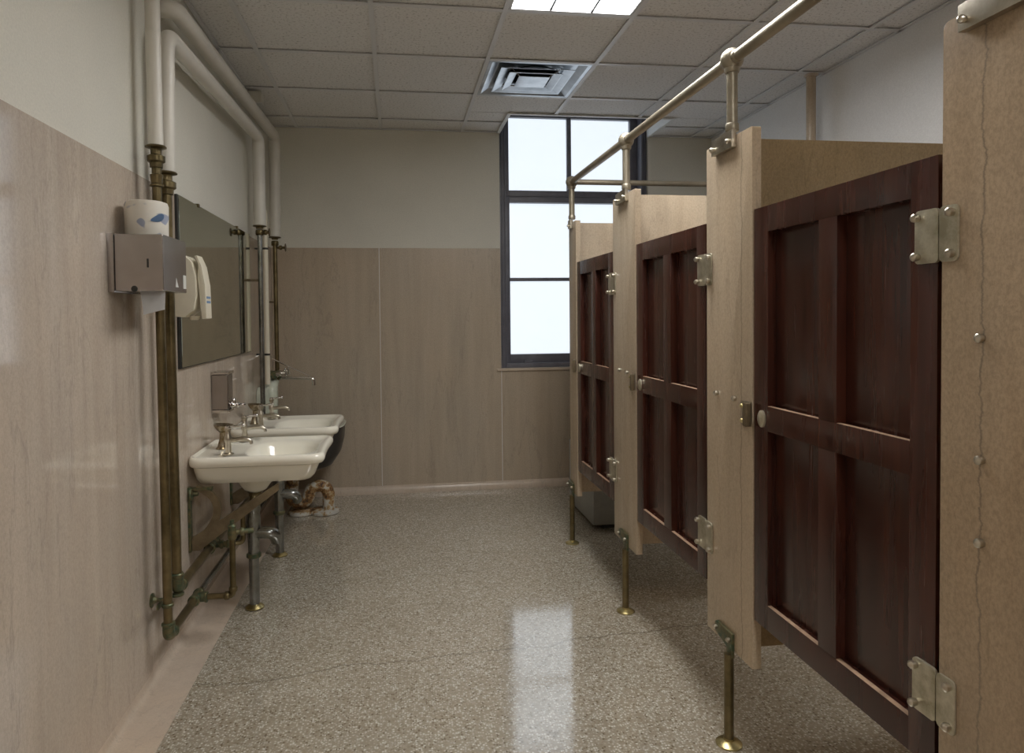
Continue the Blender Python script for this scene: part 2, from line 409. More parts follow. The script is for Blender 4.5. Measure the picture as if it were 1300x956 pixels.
# ceiling: lay-in tiles with the pocket in front of the window
PX0, PX1, PY0 = 0.811, 1.985, 4.762
bm = BM()
xs = [XL - 0.004] + [GX + i * T for i in range(0, 6)] + [XR + 0.004]
ys = [YF - 0.004] + [GY - j * T for j in range(10, -1, -1)] + [YB + 0.003]
LIGHTS = [(2, 3, 4), (2, 8, 9)]     # column, rows j..j+1 (two cells long)
skip = set()
for c, a, b2 in LIGHTS: skip.add((c, a)); skip.add((c, b2))
VENT = (2, 1)
def tilebox(x0, x1, y0, y1):
    if x1 - x0 < 0.03 or y1 - y0 < 0.03:
        box(bm, x0, x1, y0, y1, H + 0.009, H + 0.025); return
    box(bm, x0 + 0.002, x1 - 0.002, y0 + 0.004, y1 - 0.004, H + 0.009, H + 0.025)
for i in range(len(xs) - 1):
    for k in range(len(ys) - 1):
        x0, x1, y0, y1 = xs[i], xs[i + 1], ys[k], ys[k + 1]
        ci = i - 1; rj = 10 - k    # cell between GX+ci*T .. ; rows numbered from the window: y1 = GY-(rj)*T
        if (ci, rj) in skip or (ci, rj) == VENT: continue
        # cut the pocket
        if x1 > PX0 and x0 < PX1 and y1 > PY0:
            if y0 < PY0: tilebox(x0, x1, y0, PY0)
            ya = max(y0, PY0)
            if x0 < PX0: tilebox(x0, PX0, ya, y1)
            if x1 > PX1: tilebox(PX1, x1, ya, y1)
        else: tilebox(x0, x1, y0, y1)
box(bm, XL - 0.15, XR + 0.15, YF - 0.15, YB + 0.28, 3.15, 3.25)       # slab over the plenum
struct('ceiling', bm, 'tile')
# exposed tee grid
bm = BM(); W2 = 0.012
for x in xs[1:-1]:
    yend = PY0 if PX0 < x < PX1 else YB
    box(bm, x - W2, x + W2, YF, yend, H - 0.0015, H + 0.004)
    box(bm, x - 0.002, x + 0.002, YF, yend, H + 0.004, H + 0.03)
for y in ys[1:-1]:
    if y > PY0:
        box(bm, XL, PX0, y - W2, y + W2, H - 0.001, H + 0.0038); box(bm, PX1, XR, y - W2, y + W2, H - 0.001, H + 0.0038)
    else:
        box(bm, XL, XR, y - W2, y + W2, H - 0.001, H + 0.0038)
box(bm, XL, XL + 0.02, YF, YB, H - 0.001, H + 0.004); box(bm, XR - 0.02, XR, YF, YB, H - 0.001, H + 0.004)
box(bm, XL, PX0, YB - 0.02, YB, H - 0.001, H + 0.004); box(bm, PX1, XR, YB - 0.02, YB, H - 0.001, H + 0.004)
trim(bm, 'grid')
# pocket sides
bm = BM()
box(bm, PX0 - 0.026, PX0, PY0 - 0.026, YB - 0.001, H - 0.006, H - 0.0035); box(bm, PX1, PX1 + 0.026, PY0 - 0.026, YB - 0.001, H - 0.006, H - 0.0035)
box(bm, PX0, PX1, PY0 - 0.026, PY0, H - 0.006, H - 0.0035)
box(bm, PX0 - 0.012, PX0, PY0 - 0.012, YB + 0.003, H - 0.004, 3.15)
box(bm, PX1, PX1 + 0.012, PY0 - 0.012, YB + 0.003, H - 0.004, 3.15)
box(bm, PX0, PX1, PY0 - 0.012, PY0, H - 0.004, 3.15)
trim(bm, 'paint_white')

# window
bm = BM(); J = 0.055
def fr(bm, x0, x1, z0, z1, y0, y1): box(bm, x0, x1, y0, y1, z0, z1, 0.004)
fr(bm, WX0 + 0.001, WX0 + 0.05, WZ0, WZ1, YB + 0.03, WY + 0.03); fr(bm, WX1 - 0.05, WX1 - 0.001, WZ0, WZ1, YB + 0.03, WY + 0.03)
fr(bm, WX0 + 0.05, WX1 - 0.05, WZ0, WZ0 + 0.035, YB + 0.03, WY + 0.03); fr(bm, WX0 + 0.05, WX1 - 0.05, WZ1 - 0.045, WZ1, YB + 0.03, WY + 0.03)
# raised channel on the jambs
fr(bm, WX0 + 0.014, WX0 + 0.022, WZ0, WZ1, YB + 0.018, YB + 0.032); fr(bm, WX1 - 0.022, WX1 - 0.014, WZ0, WZ1, YB + 0.018, YB + 0.032)
fr(bm, WX0 + 0.040, WX0 + 0.048, WZ0, WZ1, YB + 0.018, YB + 0.032); fr(bm, WX1 - 0.048, WX1 - 0.040, WZ0, WZ1, YB + 0.018, YB + 0.032)
win = struct('window_1', bm, 'frame', True)
gx0, gx1 = 0.897, 1.887
bm = BM()   # upper sash
zt, zm1, zm0, zb = 2.896, 2.323, 2.225, 1.031
fr(bm, WX0 + 0.05, gx0, zm0 + 0.05, WZ1 - 0.04, WY - 0.035, WY + 0.01); fr(bm, gx1, WX1 - 0.05, zm0 + 0.05, WZ1 - 0.04, WY - 0.035, WY + 0.01)
fr(bm, gx0, gx1, zt, WZ1 - 0.04, WY - 0.035, WY + 0.01); fr(bm, gx0, gx1, zm0 + 0.05, zm1, WY - 0.035, WY + 0.01)
fr(bm, 1.369, 1.403, zm1, zt, WY - 0.028, WY + 0.005)
sub('upper_sash', bm, 'frame', win)
bm = BM()   # lower sash
fr(bm, WX0 + 0.05, gx0, WZ0 + 0.035, zm0 + 0.045, WY - 0.055, WY + 0.008); fr(bm, gx1, WX1 - 0.05, WZ0 + 0.035, zm0 + 0.045, WY - 0.055, WY + 0.008)
fr(bm, gx0, gx1, WZ0 + 0.035, zb, WY - 0.055, WY + 0.008); fr(bm, gx0, gx1, zm0, zm0 + 0.045, WY - 0.055, WY + 0.008)
fr(bm, gx0, gx1, 1.609, 1.636, WY - 0.03, WY + 0.006)
fr(bm, 1.0, 1.07, WZ0 + 0.037, WZ0 + 0.055, WY - 0.075, WY - 0.05)
ls = sub('lower_sash', bm, 'frame', win)
bm = BM()
box(bm, gx0 - 0.01, gx1 + 0.01, WY + 0.008, WY + 0.016, zb - 0.01, zt + 0.01)
sub('window_pane', bm, 'pane', win, False)

# ceiling light troffers
def troffer(col_i, j, label):
    x0, x1 = GX + col_i * T + 0.013, GX + (col_i + 1) * T - 0.013
    y1 = GY - j * T - 0.013; y0 = GY - (j + 2) * T + 0.013
    t = thing('ceiling_light', label, 'light', ((x0 + x1) / 2, (y0 + y1) / 2, H))
    bm = BM()
    box(bm, x0, x1, y0, y1, H + 0.075, H + 0.085)
    box(bm, x0, x0 + 0.012, y0, y1, H - 0.001, H + 0.075, 0.002); box(bm, x1 - 0.012, x1, y0, y1, H - 0.001, H + 0.075, 0.002)
    box(bm, x0 + 0.012, x1 - 0.012, y0, y0 + 0.012, H - 0.001, H + 0.075, 0.002); box(bm, x0 + 0.012, x1 - 0.012, y1 - 0.012, y1, H - 0.001, H + 0.075, 0.002)
    part('fixture_frame', bm, 'grid', t)
    bm = BM(); box(bm, x0 + 0.012, x1 - 0.012, y0 + 0.012, y1 - 0.012, H + 0.014, H + 0.018)
    part('light_lens', bm, 'lamp', t, False)
    for k in (1, 2):
        bm = BM(); xd = x0 + (x1 - x0) * k / 3; box(bm, xd - 0.005, xd + 0.005, y0 + 0.012, y1 - 0.012, H, H + 0.0135)
        part('lens_divider', bm, 'black', t)
troffer(2, 3, 'fluorescent ceiling troffer lit above the stalls, cut by the top of the photo')
troffer(2, 8, 'added fluorescent ceiling troffer behind the camera, unseen, brightening the room')  # unseen fixture, added to raise the room's brightness

# air diffuser
x0, x1 = GX + 2 * T + 0.013, GX + 3 * T - 0.013; y1 = GY - T - 0.013; y0 = GY - 2 * T + 0.013
cx, cy = (x0 + x1) / 2, (y0 + y1) / 2
t = thing('ceiling_vent', 'square shiny metal air diffuser of nested frames in the ceiling', 'vent', (cx, cy, H))
def sq_ring(bm, a0, z0, a1, z1, th=0.003):
    A = [(-1, -1), (1, -1), (1, 1), (-1, 1)]
    v0 = [bm.verts.new((cx + a0 * u, cy + a0 * w, z0)) for u, w in A]; v1 = [bm.verts.new((cx + a1 * u, cy + a1 * w, z1)) for u, w in A]
    v2 = [bm.verts.new((cx + a0 * u, cy + a0 * w, z0 + th)) for u, w in A]; v3 = [bm.verts.new((cx + a1 * u, cy + a1 * w, z1 + th)) for u, w in A]
    for i in range(4):
        j = (i + 1) % 4
        bm.faces.new((v0[i], v0[j], v1[j], v1[i])); bm.faces.new((v3[i], v3[j], v2[j], v2[i]))
        bm.faces.new((v2[i], v2[j], v0[j], v0[i])); bm.faces.new((v1[i], v1[j], v3[j], v3[i]))
a = (x1 - x0) / 2
bm = BM(); sq_ring(bm, a, H - 0.001, a - 0.020, H); sq_ring(bm, a - 0.020, H, a - 0.060, H + 0.022)
sq_ring(bm, a - 0.060, H + 0.022, 0.135, H + 0.024)
part('diffuser_housing', bm, 'aluminium', t, False)
for k, (a0, z0_, a1, z1_) in enumerate(((0.208, H - 0.006, 0.158, H + 0.010), (0.150, H - 0.010, 0.108, H + 0.003))):
    bm = BM(); sq_ring(bm, a0 + 0.006, z0_ - 0.001, a0, z0_); sq_ring(bm, a0, z0_, a1, z1_); part('diffuser_cone', bm, 'aluminium', t, False)
bm = BM(); box(bm, cx - 0.092, cx + 0.092, cy - 0.092, cy + 0.092, H - 0.010, H - 0.007, 0.001); part('diffuser_plate', bm, 'aluminium', t)
for sx in (-1, 1):
    for sy in (-1, 1):
        bm = BM(); tube(bm, [(cx + sx * 0.085, cy + sy * 0.085, H - 0.006), (cx + sx * 0.15, cy + sy * 0.15, H + 0.022)], 0.003, 8)
        part('support_rod', bm, 'steel', t)
bm = BM(); lathe(bm, (cx, cy - 0.02, H + 0.0235), (0, 0, 1), [(0, 0.152), (0.06, 0.152), (0.061, 0.0005)], 40, False)
lathe(bm, (cx, cy - 0.02, H + 0.0205), (0, 0, 1), [(0, 0.152), (0.003, 0.160)], 40, False); part('duct_collar', bm, 'black', t)

# ------------------------------------------------------------------ stalls
PIL = [  # y0, y1 (far), partition y, material, label
    (0.862, 1.171, 1.000, 'marble_near', 'nearest tan marble stall pilaster with a long dark crack, at the right edge'),
    (1.866, 2.159, 2.000, 'marble_third', 'tan marble stall pilaster between the nearest and the middle door'),
    (2.843, 3.146, 2.978, 'marble_stall', 'tan marble stall pilaster between the middle and the farthest door'),
    (3.818, 3.975, 3.916, 'marble_stall', 'narrow end pilaster of the stalls, nearest the window')]
PLAB = ['tan marble partition behind the nearest cracked pilaster', 'tan marble partition rising behind the nearest wooden door',
        'tan marble partition behind the middle wooden door', 'tan marble partition behind the farthest door, closing the stall row by the window']
def knob_bolt(p, parent):
    bm = BM(); bolt(bm, p, (-1, 0, 0), 0.0085, 0.014); part('bolt', bm, 'nickel', parent)
for k, (y0, y1, yp, mt, lab) in enumerate(PIL):
    t = thing('stall_pilaster', lab, 'partition', (XS + 0.014, (y0 + y1) / 2, 0.30), 'marble stall pilasters')
    zb_, zt_ = 0.297, 1.876; r = 0.013 if k == 0 else 0.005
    out = [(y0, zb_), (y1, zb_), (y1, zt_ - r)] + [(y1 - r + r * math.cos(a), zt_ - r + r * math.sin(a)) for a in (0.4, 0.8, 1.2, PI / 2)] \
        + [(y0 + r - r * math.cos(a), zt_ - r + r * math.sin(a)) for a in (PI / 2, 1.2, 0.8, 0.4)] + [(y0, zt_ - r)]
    bm = BM(); prism(bm, out, XS, XS + 0.0275, 'YZ', 0.0015)
    part('marble_slab', bm, mt, t)
    if k < 3:
        bm_l = [(yp - 0.0, 1.081), (yp + (0.072), 1.082)] if k == 0 else [(yp - 0.035, 1.081), (yp + 0.082 - (0.015 if k == 2 else 0), 1.084)]
        if k == 0: bm_l = [(1.079, 1.292), (1.077, 1.077), (1.076, 0.930)]
        for y_, z_ in bm_l: knob_bolt((XS, y_, z_), t)
    # latch keeper on the near edge (towards the door hinged on the next pilaster)
    if k > 0:
        ky, kz = y0 + 0.030, 1.045
        bm = BM(); box(bm, XS - 0.006, XS - 0.0002, ky - 0.024, ky + 0.022, kz - 0.036, kz + 0.036, 0.002)
        kp = part('latch_keeper', bm, 'nickel', t)
        bm = BM(); box(bm, XS - 0.022, XS - 0.0062, ky - 0.034, ky - 0.014, kz - 0.034, kz + 0.034, 0.003); sub('keeper_slot', bm, 'iron', kp)
        for zz in (kz - 0.022, kz + 0.022):
            bm = BM(); bolt(bm, (XS - 0.006, ky + 0.008, zz), (-1, 0, 0), 0.0065, 0.012); sub('bolt', bm, 'brass_bright', kp)
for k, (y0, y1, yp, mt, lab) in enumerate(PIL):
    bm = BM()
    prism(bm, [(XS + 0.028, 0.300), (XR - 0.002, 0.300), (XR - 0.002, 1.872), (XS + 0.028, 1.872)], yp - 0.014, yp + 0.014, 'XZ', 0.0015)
    o = obj('stall_partition', bm, 'marble_shaded' if k < 2 else 'marble_stall'); o['label'] = PLAB[k]; o['category'] = 'partition'; o['group'] = 'marble stall partitions'

# doors
DOOR_LAB = ['nearest dark mahogany stall door with four panels and worn nickel hinges',
            'middle dark mahogany stall door, second from the camera', 'farthest dark mahogany stall door, beside the narrow end pilaster']
def stall_door(yn, yf, k):
    """yn: hinge edge (near), yf: latch edge (far)"""
    z0, z1 = 0.447, 1.637; xf, xb = XS + 0.003, XS + 0.042
    t = thing('stall_door', DOOR_LAB[k], 'door', (xf, (yn + yf) / 2, z0), 'mahogany stall doors')
    yn += 0.013; yf -= 0.005
    sh, sl, mull = 0.070, 0.072, 0.070     # hinge stile, latch stile, mullion
    w = yf - yn; pw = (w - sh - sl - mull) / 2
    a0, a1 = yn + sh, yn + sh + pw; b0, b1 = a1 + mull, a1 + mull + pw
    zr = [(z0 + 0.070, z0 + 0.562), (z0 + 0.632, z1 - 0.072)]
    bm = BM(); g = 0.0015
    box(bm, xf, xb, yn, a0, z0, z1, g); box(bm, xf, xb, b1, yf, z0, z1, g)                 # stiles
    for za, zb2 in ((z0, zr[0][0]), (zr[0][1], zr[1][0]), (zr[1][1], z1)):
        box(bm, xf, xb, a0, b1, za, zb2, g)                                                # rails
    for za, zb2 in zr: box(bm, xf, xb, a1, b0, za, zb2, g)
    part('door_frame', bm, 'wood', t)
    for (pa, pb) in ((a0, a1), (b0, b1)):
        for za, zb2 in zr:
            bm = BM(); box(bm, xf + 0.024, xf + 0.031, pa - 0.004, pb + 0.004, za - 0.004, zb2 + 0.004, 0.001)
            p = part('door_panel', bm, 'wood', t)
            bm = BM(); prism(bm, [(xf + 0.0005, za - 0.0008), (xf + 0.012, za - 0.0008), (xf + 0.012, za + 0.0008), (xf + 0.003, za + 0.0008), (xf + 0.0005, za + 0.0002)], pa, pb, 'XZ')
            sub('ledge_bead', bm, 'wood_edge', p, label='pale lower edge')
    # knob plate
    bm = BM(); kc = (xf, yf - 0.046, z0 + 0.594)
    tmp = bmesh.new(); lathe(tmp, kc, (-1, 0, 0), [(0, 0.018), (0.005, 0.018), (0.009, 0.014), (0.011, 0.0005)], 28)
    for v in tmp.verts: v.co.z = kc[2] + (v.co.z - kc[2]) * 1.35; v.co.y = kc[1] + (v.co.y - kc[1]) * 0.95
    merge(bm, tmp); part('thumb_turn', bm, 'hinge', t)
    for zc in (1.484, 0.600):
        hy = yn - 0.010
        bm = BM(); prism(bm, rrect(hy + 0.002, hy + 0.062, zc - 0.052, zc + 0.052, 0.010), XS - 0.0035, XS + 0.0028, 'YZ', 0.001)
        h = part('hinge', bm, 'hinge', t, label='worn nickel hinge')
        bm = BM(); prism(bm, rrect(hy - 0.045, hy - 0.001, zc - 0.052, zc + 0.052, 0.010), XS - 0.0045, XS - 0.0005, 'YZ', 0.001)
        sub('hinge_leaf', bm, 'hinge', h)
        bm = BM()
        for yy in (hy + 0.052, hy - 0.033):
            for zz in (zc - 0.038, zc + 0.038):
                bm = BM(); bolt(bm, (XS - 0.004, yy, zz), (-1, 0, 0), 0.0085, 0.015); sub('bolt', bm, 'nickel', h)
stall_door(1.171, 1.866, 0); stall_door(2.159, 2.843, 1); stall_door(3.146, 3.818, 2)

# floor posts under the pilasters
POST_Y = [1.015, 1.990, 2.961, 3.911]
PLB = ['short brass post under the nearest cracked pilaster, below the frame', 'short brass floor post under the pilaster left of the nearest door',
       'short brass floor post in front of the middle pilaster', 'green-stained brass floor post under the narrow end pilaster']
for k, py in enumerate(POST_Y):
    px = XS + 0.002
    if k == 3: py = 3.905
    t = thing('floor_post', PLB[k], 'post', (px, py, 0), 'brass floor posts')
    bm = BM(); lathe(bm, (px - 0.012, py, 0.001), (0, 0, 1), [(0, 0.040), (0.004, 0.040), (0.010, 0.030), (0.014, 0.0165), (0.020, 0.0165)], 28); part('floor_flange', bm, 'brass_bright', t)
    bm = BM(); tube(bm, [(px - 0.012, py, 0.018), (px - 0.012, py, 0.285)], 0.0150, 18); part('post_tube', bm, 'brass', t)
    bm = BM()
    prism(bm, [(py - 0.018, 0.278), (py + 0.018, 0.278), (py + 0.018, 0.300), (py + 0.095, 0.318), (py + 0.095, 0.346), (py + 0.085, 0.352), (py - 0.018, 0.352)], XS - 0.010, XS - 0.0006, 'YZ', 0.001)
    pl = part('clamp_plate', bm, 'brass_green', t)
    for yy, zz in ((py - 0.004, 0.330), (py + 0.082, 0.333)):
        bm = BM(); bolt(bm, (XS - 0.009, yy, zz), (-1, 0, 0), 0.0075, 0.013); sub('bolt', bm, 'nickel', pl)

# headrail
t = thing('headrail', 'long nickel pipe rail running over the stall fronts and across to the right wall', 'rail', (XS, 2.0, 2.11))
ZR = 2.108; xr = XS + 0.001
JY = [0.045, 1.015, 1.987, 2.955, 3.906]
bm = BM(); tube(bm, [(xr, YF, ZR), (xr, 3.906, ZR)], 0.0175, 20); part('rail_pipe', bm, 'nickel_painted', t)
bm = BM(); tube(bm, [(xr, 3.906, ZR), (XR - 0.001, 3.906, ZR)], 0.0160, 20)
part('cross_pipe', bm, 'nickel_painted', t)
bm = BM(); lathe(bm, (XR, 3.906, ZR), (-1, 0, 0), [(0, 0.04), (0.006, 0.04), (0.014, 0.020), (0.02, 0.018)], 24); part('wall_flange', bm, 'nickel_painted', t)
for k, jy in enumerate(JY):
    if k == 0: continue
    bm = BM(); sphere(bm, (xr, jy, ZR), 0.0345, n=28)
    lathe(bm, (xr, jy - 0.042, ZR), (0, 1, 0), [(0, 0.0185), (0.005, 0.0205), (0.014, 0.0205), (0.026, 0.0190)], 24)
    lathe(bm, (xr, jy + (0.042 if k < 4 else 0.0), ZR), (0, -1, 0), [(0, 0.0185), (0.005, 0.0205), (0.014, 0.0205), (0.026, 0.0190)], 24)
    lathe(bm, (xr, jy, ZR - 0.040), (0, 0, 1), [(0, 0.0205), (0.006, 0.0225), (0.018, 0.0225)], 24)
    part('ball_fitting', bm, 'nickel_painted', t)
    bm = BM(); tube(bm, [(xr, jy, ZR - 0.02), (xr, jy, 1.892)], 0.0165, 20)
    lathe(bm, (xr, jy, 1.8915), (0, 0, 1), [(0, 0.019), (0.004, 0.0205), (0.020, 0.0205), (0.024, 0.018)], 20)
    up = part('upright', bm, 'nickel_painted', t)
    if k < 4:
        bm = BM()
        prism(bm, [(jy - 0.030, 1.891), (jy + 0.022, 1.891), (jy + 0.105, 1.885), (jy + 0.105, 1.838), (jy - 0.030, 1.838)], XS - 0.016, XS - 0.0006, 'YZ', 0.001)
        bl = [(jy - 0.014, 1.858), (jy + 0.090, 1.856)]
    else:
        bm = BM(); prism(bm, [(jy - 0.03, 1.888), (jy + 0.03, 1.888), (jy + 0.03, 1.838), (jy - 0.03, 1.838)], XS - 0.016, XS - 0.0006, 'YZ', 0.001)
        bl = [(jy, 1.855)]
    cl = sub('clamp_plate', bm, 'nickel', up)
    for yy, zz in bl:
        bm = BM(); bolt(bm, (XS - 0.015, yy, zz), (-1, 0, 0), 0.0075, 0.014); sub('bolt', bm, 'nickel', up)

# steel cabinet in the space beyond the stalls
t = thing('floor_cabinet', 'low grey metal cabinet on the floor, seen under the farthest stall door', 'cabinet', (1.42, 4.45, 0))
bm = BM(); box(bm, 1.206, 1.75, 4.14, 4.74, 0.022, 0.46, 0.006); part('cabinet_body', bm, 'grey_metal', t)
bm = BM(); box(bm, 1.28, 1.75, 4.15, 4.73, 0.0, 0.0215); part('toe_kick', bm, 'black', t)
bm = BM(); box(bm, 1.206, 1.252, 4.134, 4.1395, 0.026, 0.456, 0.002); part('corner_post', bm, 'grey_metal', t)

# pipe behind the stalls
t = thing('riser_pipe', 'tan painted pipe rising to the ceiling by the right wall, behind the stalls', 'pipe', (2.44, 3.79, 0))
bm = BM(); tube(bm, [(2.44, 3.79, 0.001), (2.44, 3.79, H - 0.012)], 0.027, 20); part('pipe_tube', bm, 'marble_stall', t)
bm = BM(); lathe(bm, (2.44, 3.79, H - 0.014), (0, 0, 1), [(0, 0.032), (0.006, 0.038), (0.010, 0.040)], 24); part('ceiling_flange', bm, 'marble_base', t)

# ------------------------------------------------------------------ left wall: pipes
def flange(bm, x, y, z, r=0.045): lathe(bm, (x, y, z), (0, 0, -1), [(0, r * 0.9), (0.004, r), (0.007, r * 0.98), (0.012, r * 0.55), (0.020, r * 0.5)], 24)
def union_fit(bm, x, y, z, s=1.0):
    lathe(bm, (x, y, z), (0, 0, -1), [(0, 0.019 * s), (0.012 * s, 0.019 * s), (0.018 * s, 0.031 * s), (0.036 * s, 0.031 * s), (0.042 * s, 0.023 * s), (0.058 * s, 0.022 * s), (0.060 * s, 0.016 * s)], 10)
def hexring(bm, x, y, z, s=1.0):
    lathe(bm, (x, y, z), (0, 0, -1), [(0, 0.018 * s), (0.003, 0.022 * s), (0.024 * s, 0.020 * s), (0.034 * s, 0.019 * s), (0.038 * s, 0.023 * s), (0.044 * s, 0.023 * s), (0.046 * s, 0.016 * s)], 16)
def collar(bm, p, axis, r, h=0.012): lathe(bm, Vector(p) - Vector(axis) * h / 2, axis, [(0, r * 0.85), (h * 0.2, r), (h * 0.8, r), (h, r * 0.85)], 20)

# first vertical pipe: straight through the ceiling
PXB, PXT = -0.830, -0.838
def px_at(z): return PXB + (PXT - PXB) * z / 2.7
P1Y = 2.603
t = thing('water_pipe', 'nearest vertical pipe on the left wall, white sleeve above and tarnished brass below', 'pipe', (PXB, P1Y, 0.19))
bm = BM(); tube(bm, [(px_at(1.955), P1Y, 1.955), (px_at(H), P1Y, H + 0.003)], 0.0250, 24)
part('white_sleeve', bm, 'sleeve', t)
bm = BM(); flange(bm, px_at(1.95), P1Y, 1.955, 0.036); union_fit(bm, px_at(1.93), P1Y, 1.936); part('union', bm, 'brass', t)
bm = BM(); tube(bm, [(px_at(1.88), P1Y, 1.880), (PXB, P1Y, 0.190), (PXB, 3.02, 0.190)], 0.0160, 18, R=0.03)
tube(bm, [(px_at(1.94), P1Y, 1.940), (px_at(1.78), P1Y, 1.78)], 0.012, 12)
part('brass_tube', bm, 'brass', t)
bm = BM(); hexring(bm, px_at(1.84), P1Y, 1.855); part('coupling', bm, 'brass', t)
bm = BM(); tube(bm, [(PXB, P1Y, 0.235), (PXB, P1Y, 0.190), (PXB, P1Y + 0.045, 0.190)], 0.0205, 18, R=0.026)
collar(bm, (PXB, P1Y, 0.236), (0, 0, 1), 0.0235); collar(bm, (PXB, P1Y + 0.046, 0.190), (0, 1, 0), 0.0235); part('elbow', bm, 'brass_green', t)
bm = BM(); tube(bm, [(PXB, 2.915, 0.190), (PXB, 2.990, 0.190)], 0.0205, 18); collar(bm, (PXB, 2.915, 0.19), (0, 1, 0), 0.0235); collar(bm, (PXB, 2.99, 0.19), (0, 1, 0), 0.0235)
tube(bm, [(PXB, 2.952, 0.190), (PXB + 0.04, 2.952, 0.190)], 0.0195, 18); collar(bm, (PXB + 0.04, 2.952, 0.19), (1, 0, 0), 0.0225); part('tee', bm, 'brass_green', t)
bm = BM(); tube(bm, [(PXB, 3.0, 0.190), (PXB, 4.50, 0.190)], 0.0135, 16); part('low_run', bm, 'pewter', t)
bm = BM(); tube(bm, [(PXB + 0.03, 2.952, 0.190), (-0.683, 2.952, 0.190), (-0.683, 2.952, 0.430)], 0.0125, 16, R=0.02); part('supply_branch', bm, 'brass', t)
bm = BM(); collar(bm, (-0.708, 2.952, 0.190), (1, 0, 0), 0.0175, 0.02); collar(bm, (-0.683, 2.952, 0.216), (0, 0, 1), 0.0175, 0.02); part('branch_elbow', bm, 'brass', t)
bm = BM(); lathe(bm, (-0.683, 2.952, 0.425), (0, 0, 1), [(0, 0.016), (0.006, 0.019), (0.03, 0.019), (0.045, 0.015), (0.055, 0.018), (0.062, 0.010), (0.08, 0.008), (0.081, 0.0005)], 16)
tube(bm, [(-0.683, 2.952, 0.452), (-0.60, 2.97, 0.452)], 0.011, 14); collar(bm, (-0.645, 2.96, 0.452), (1, 0.2, 0), 0.017, 0.018)
part('stop_valve', bm, 'brass_green', t)
# second pipe with the elbow into the lower overhead run
P2Y = 2.712
PXO = -0.828; ZO = 2.392; BY = 4.455
t = thing('water_pipe', 'second vertical pipe on the left wall, turning into the lower overhead white run', 'pipe', (PXB, P2Y, 0.32))
bm = BM(); tube(bm, [(px_at(1.885), P2Y, 1.886), (PXO, P2Y + 0.005, ZO), (PXO, BY, ZO + 0.070), (PXB + 0.002, BY, 1.912)], 0.0300, 24, R=0.06, rs=(0.0295, 0.0375))
part('white_sleeve', bm, 'sleeve', t)
bm = BM(); flange(bm, px_at(1.88), P2Y, 1.885, 0.038); union_fit(bm, px_at(1.86), P2Y, 1.866, 1.1); part('union', bm, 'brass', t)
bm = BM(); tube(bm, [(px_at(1.87), P2Y, 1.87), (PXB, P2Y, 0.320), (PXB, BY, 0.320)], 0.0175, 18, R=0.03); part('brass_tube', bm, 'brass', t)
bm = BM(); tube(bm, [(PXB, P2Y, 0.365), (PXB, P2Y, 0.320), (PXB, P2Y + 0.045, 0.320)], 0.0215, 18, R=0.026)
collar(bm, (PXB, P2Y, 0.372), (0, 0, 1), 0.0245, 0.02); collar(bm, (PXB, P2Y + 0.046, 0.320), (0, 1, 0), 0.0245); part('elbow', bm, 'brass_green', t)
bm = BM(); tube(bm, [(PXB, 3.17, 0.320), (PXB, 3.26, 0.320)], 0.0220, 18); collar(bm, (PXB, 3.17, 0.32), (0, 1, 0), 0.025); collar(bm, (PXB, 3.26, 0.32), (0, 1, 0), 0.025)
tube(bm, [(PXB, 3.22, 0.320), (-0.745, 3.22, 0.320)], 0.0145, 16); collar(bm, (-0.79, 3.22, 0.32), (1, 0, 0), 0.02, 0.014); collar(bm, (-0.765, 3.22, 0.32), (1, 0, 0), 0.018, 0.014); collar(bm, (-0.742, 3.22, 0.32), (1, 0, 0), 0.018, 0.014)
part('tee', bm, 'brass_green', t)
bm = BM(); tube(bm, [(-0.75, 3.22, 0.320), (-0.70, 3.235, 0.320), (-0.70, 3.235, 0.45)], 0.011, 14, R=0.02); part('supply_branch', bm, 'brass', t)
bm = BM(); flange(bm, PXB, BY, 1.914, 0.042); collar(bm, (PXB, BY, 1.87), (0, 0, 1), 0.025, 0.035)
tube(bm, [(PXB, BY, 1.872), (PXB + 0.055, BY, 1.872)], 0.010, 14); collar(bm, (PXB + 0.035, BY, 1.872), (1, 0, 0), 0.017, 0.018); part('gate_valve', bm, 'brass', t)
bm = BM(); lathe(bm, (PXB + 0.055, BY, 1.872), (1, 0, 0), [(0, 0.022), (0.002, 0.026), (0.006, 0.026), (0.008, 0.020)], 16); part('valve_wheel', bm, 'iron', t)
bm = BM(); tube(bm, [(PXB, BY, 1.885), (PXB, BY, 0.36)], 0.0150, 16); part('drop_pipe', bm, 'pewter', t)
bm = BM(); tube(bm, [(PXB, BY, 1.575), (XL, BY, 1.575)], 0.008, 12); lathe(bm, (XL, BY, 1.575), (1, 0, 0), [(0, 0.026), (0.006, 0.022), (0.012, 0.010)], 16); part('pipe_bracket', bm, 'iron', t)
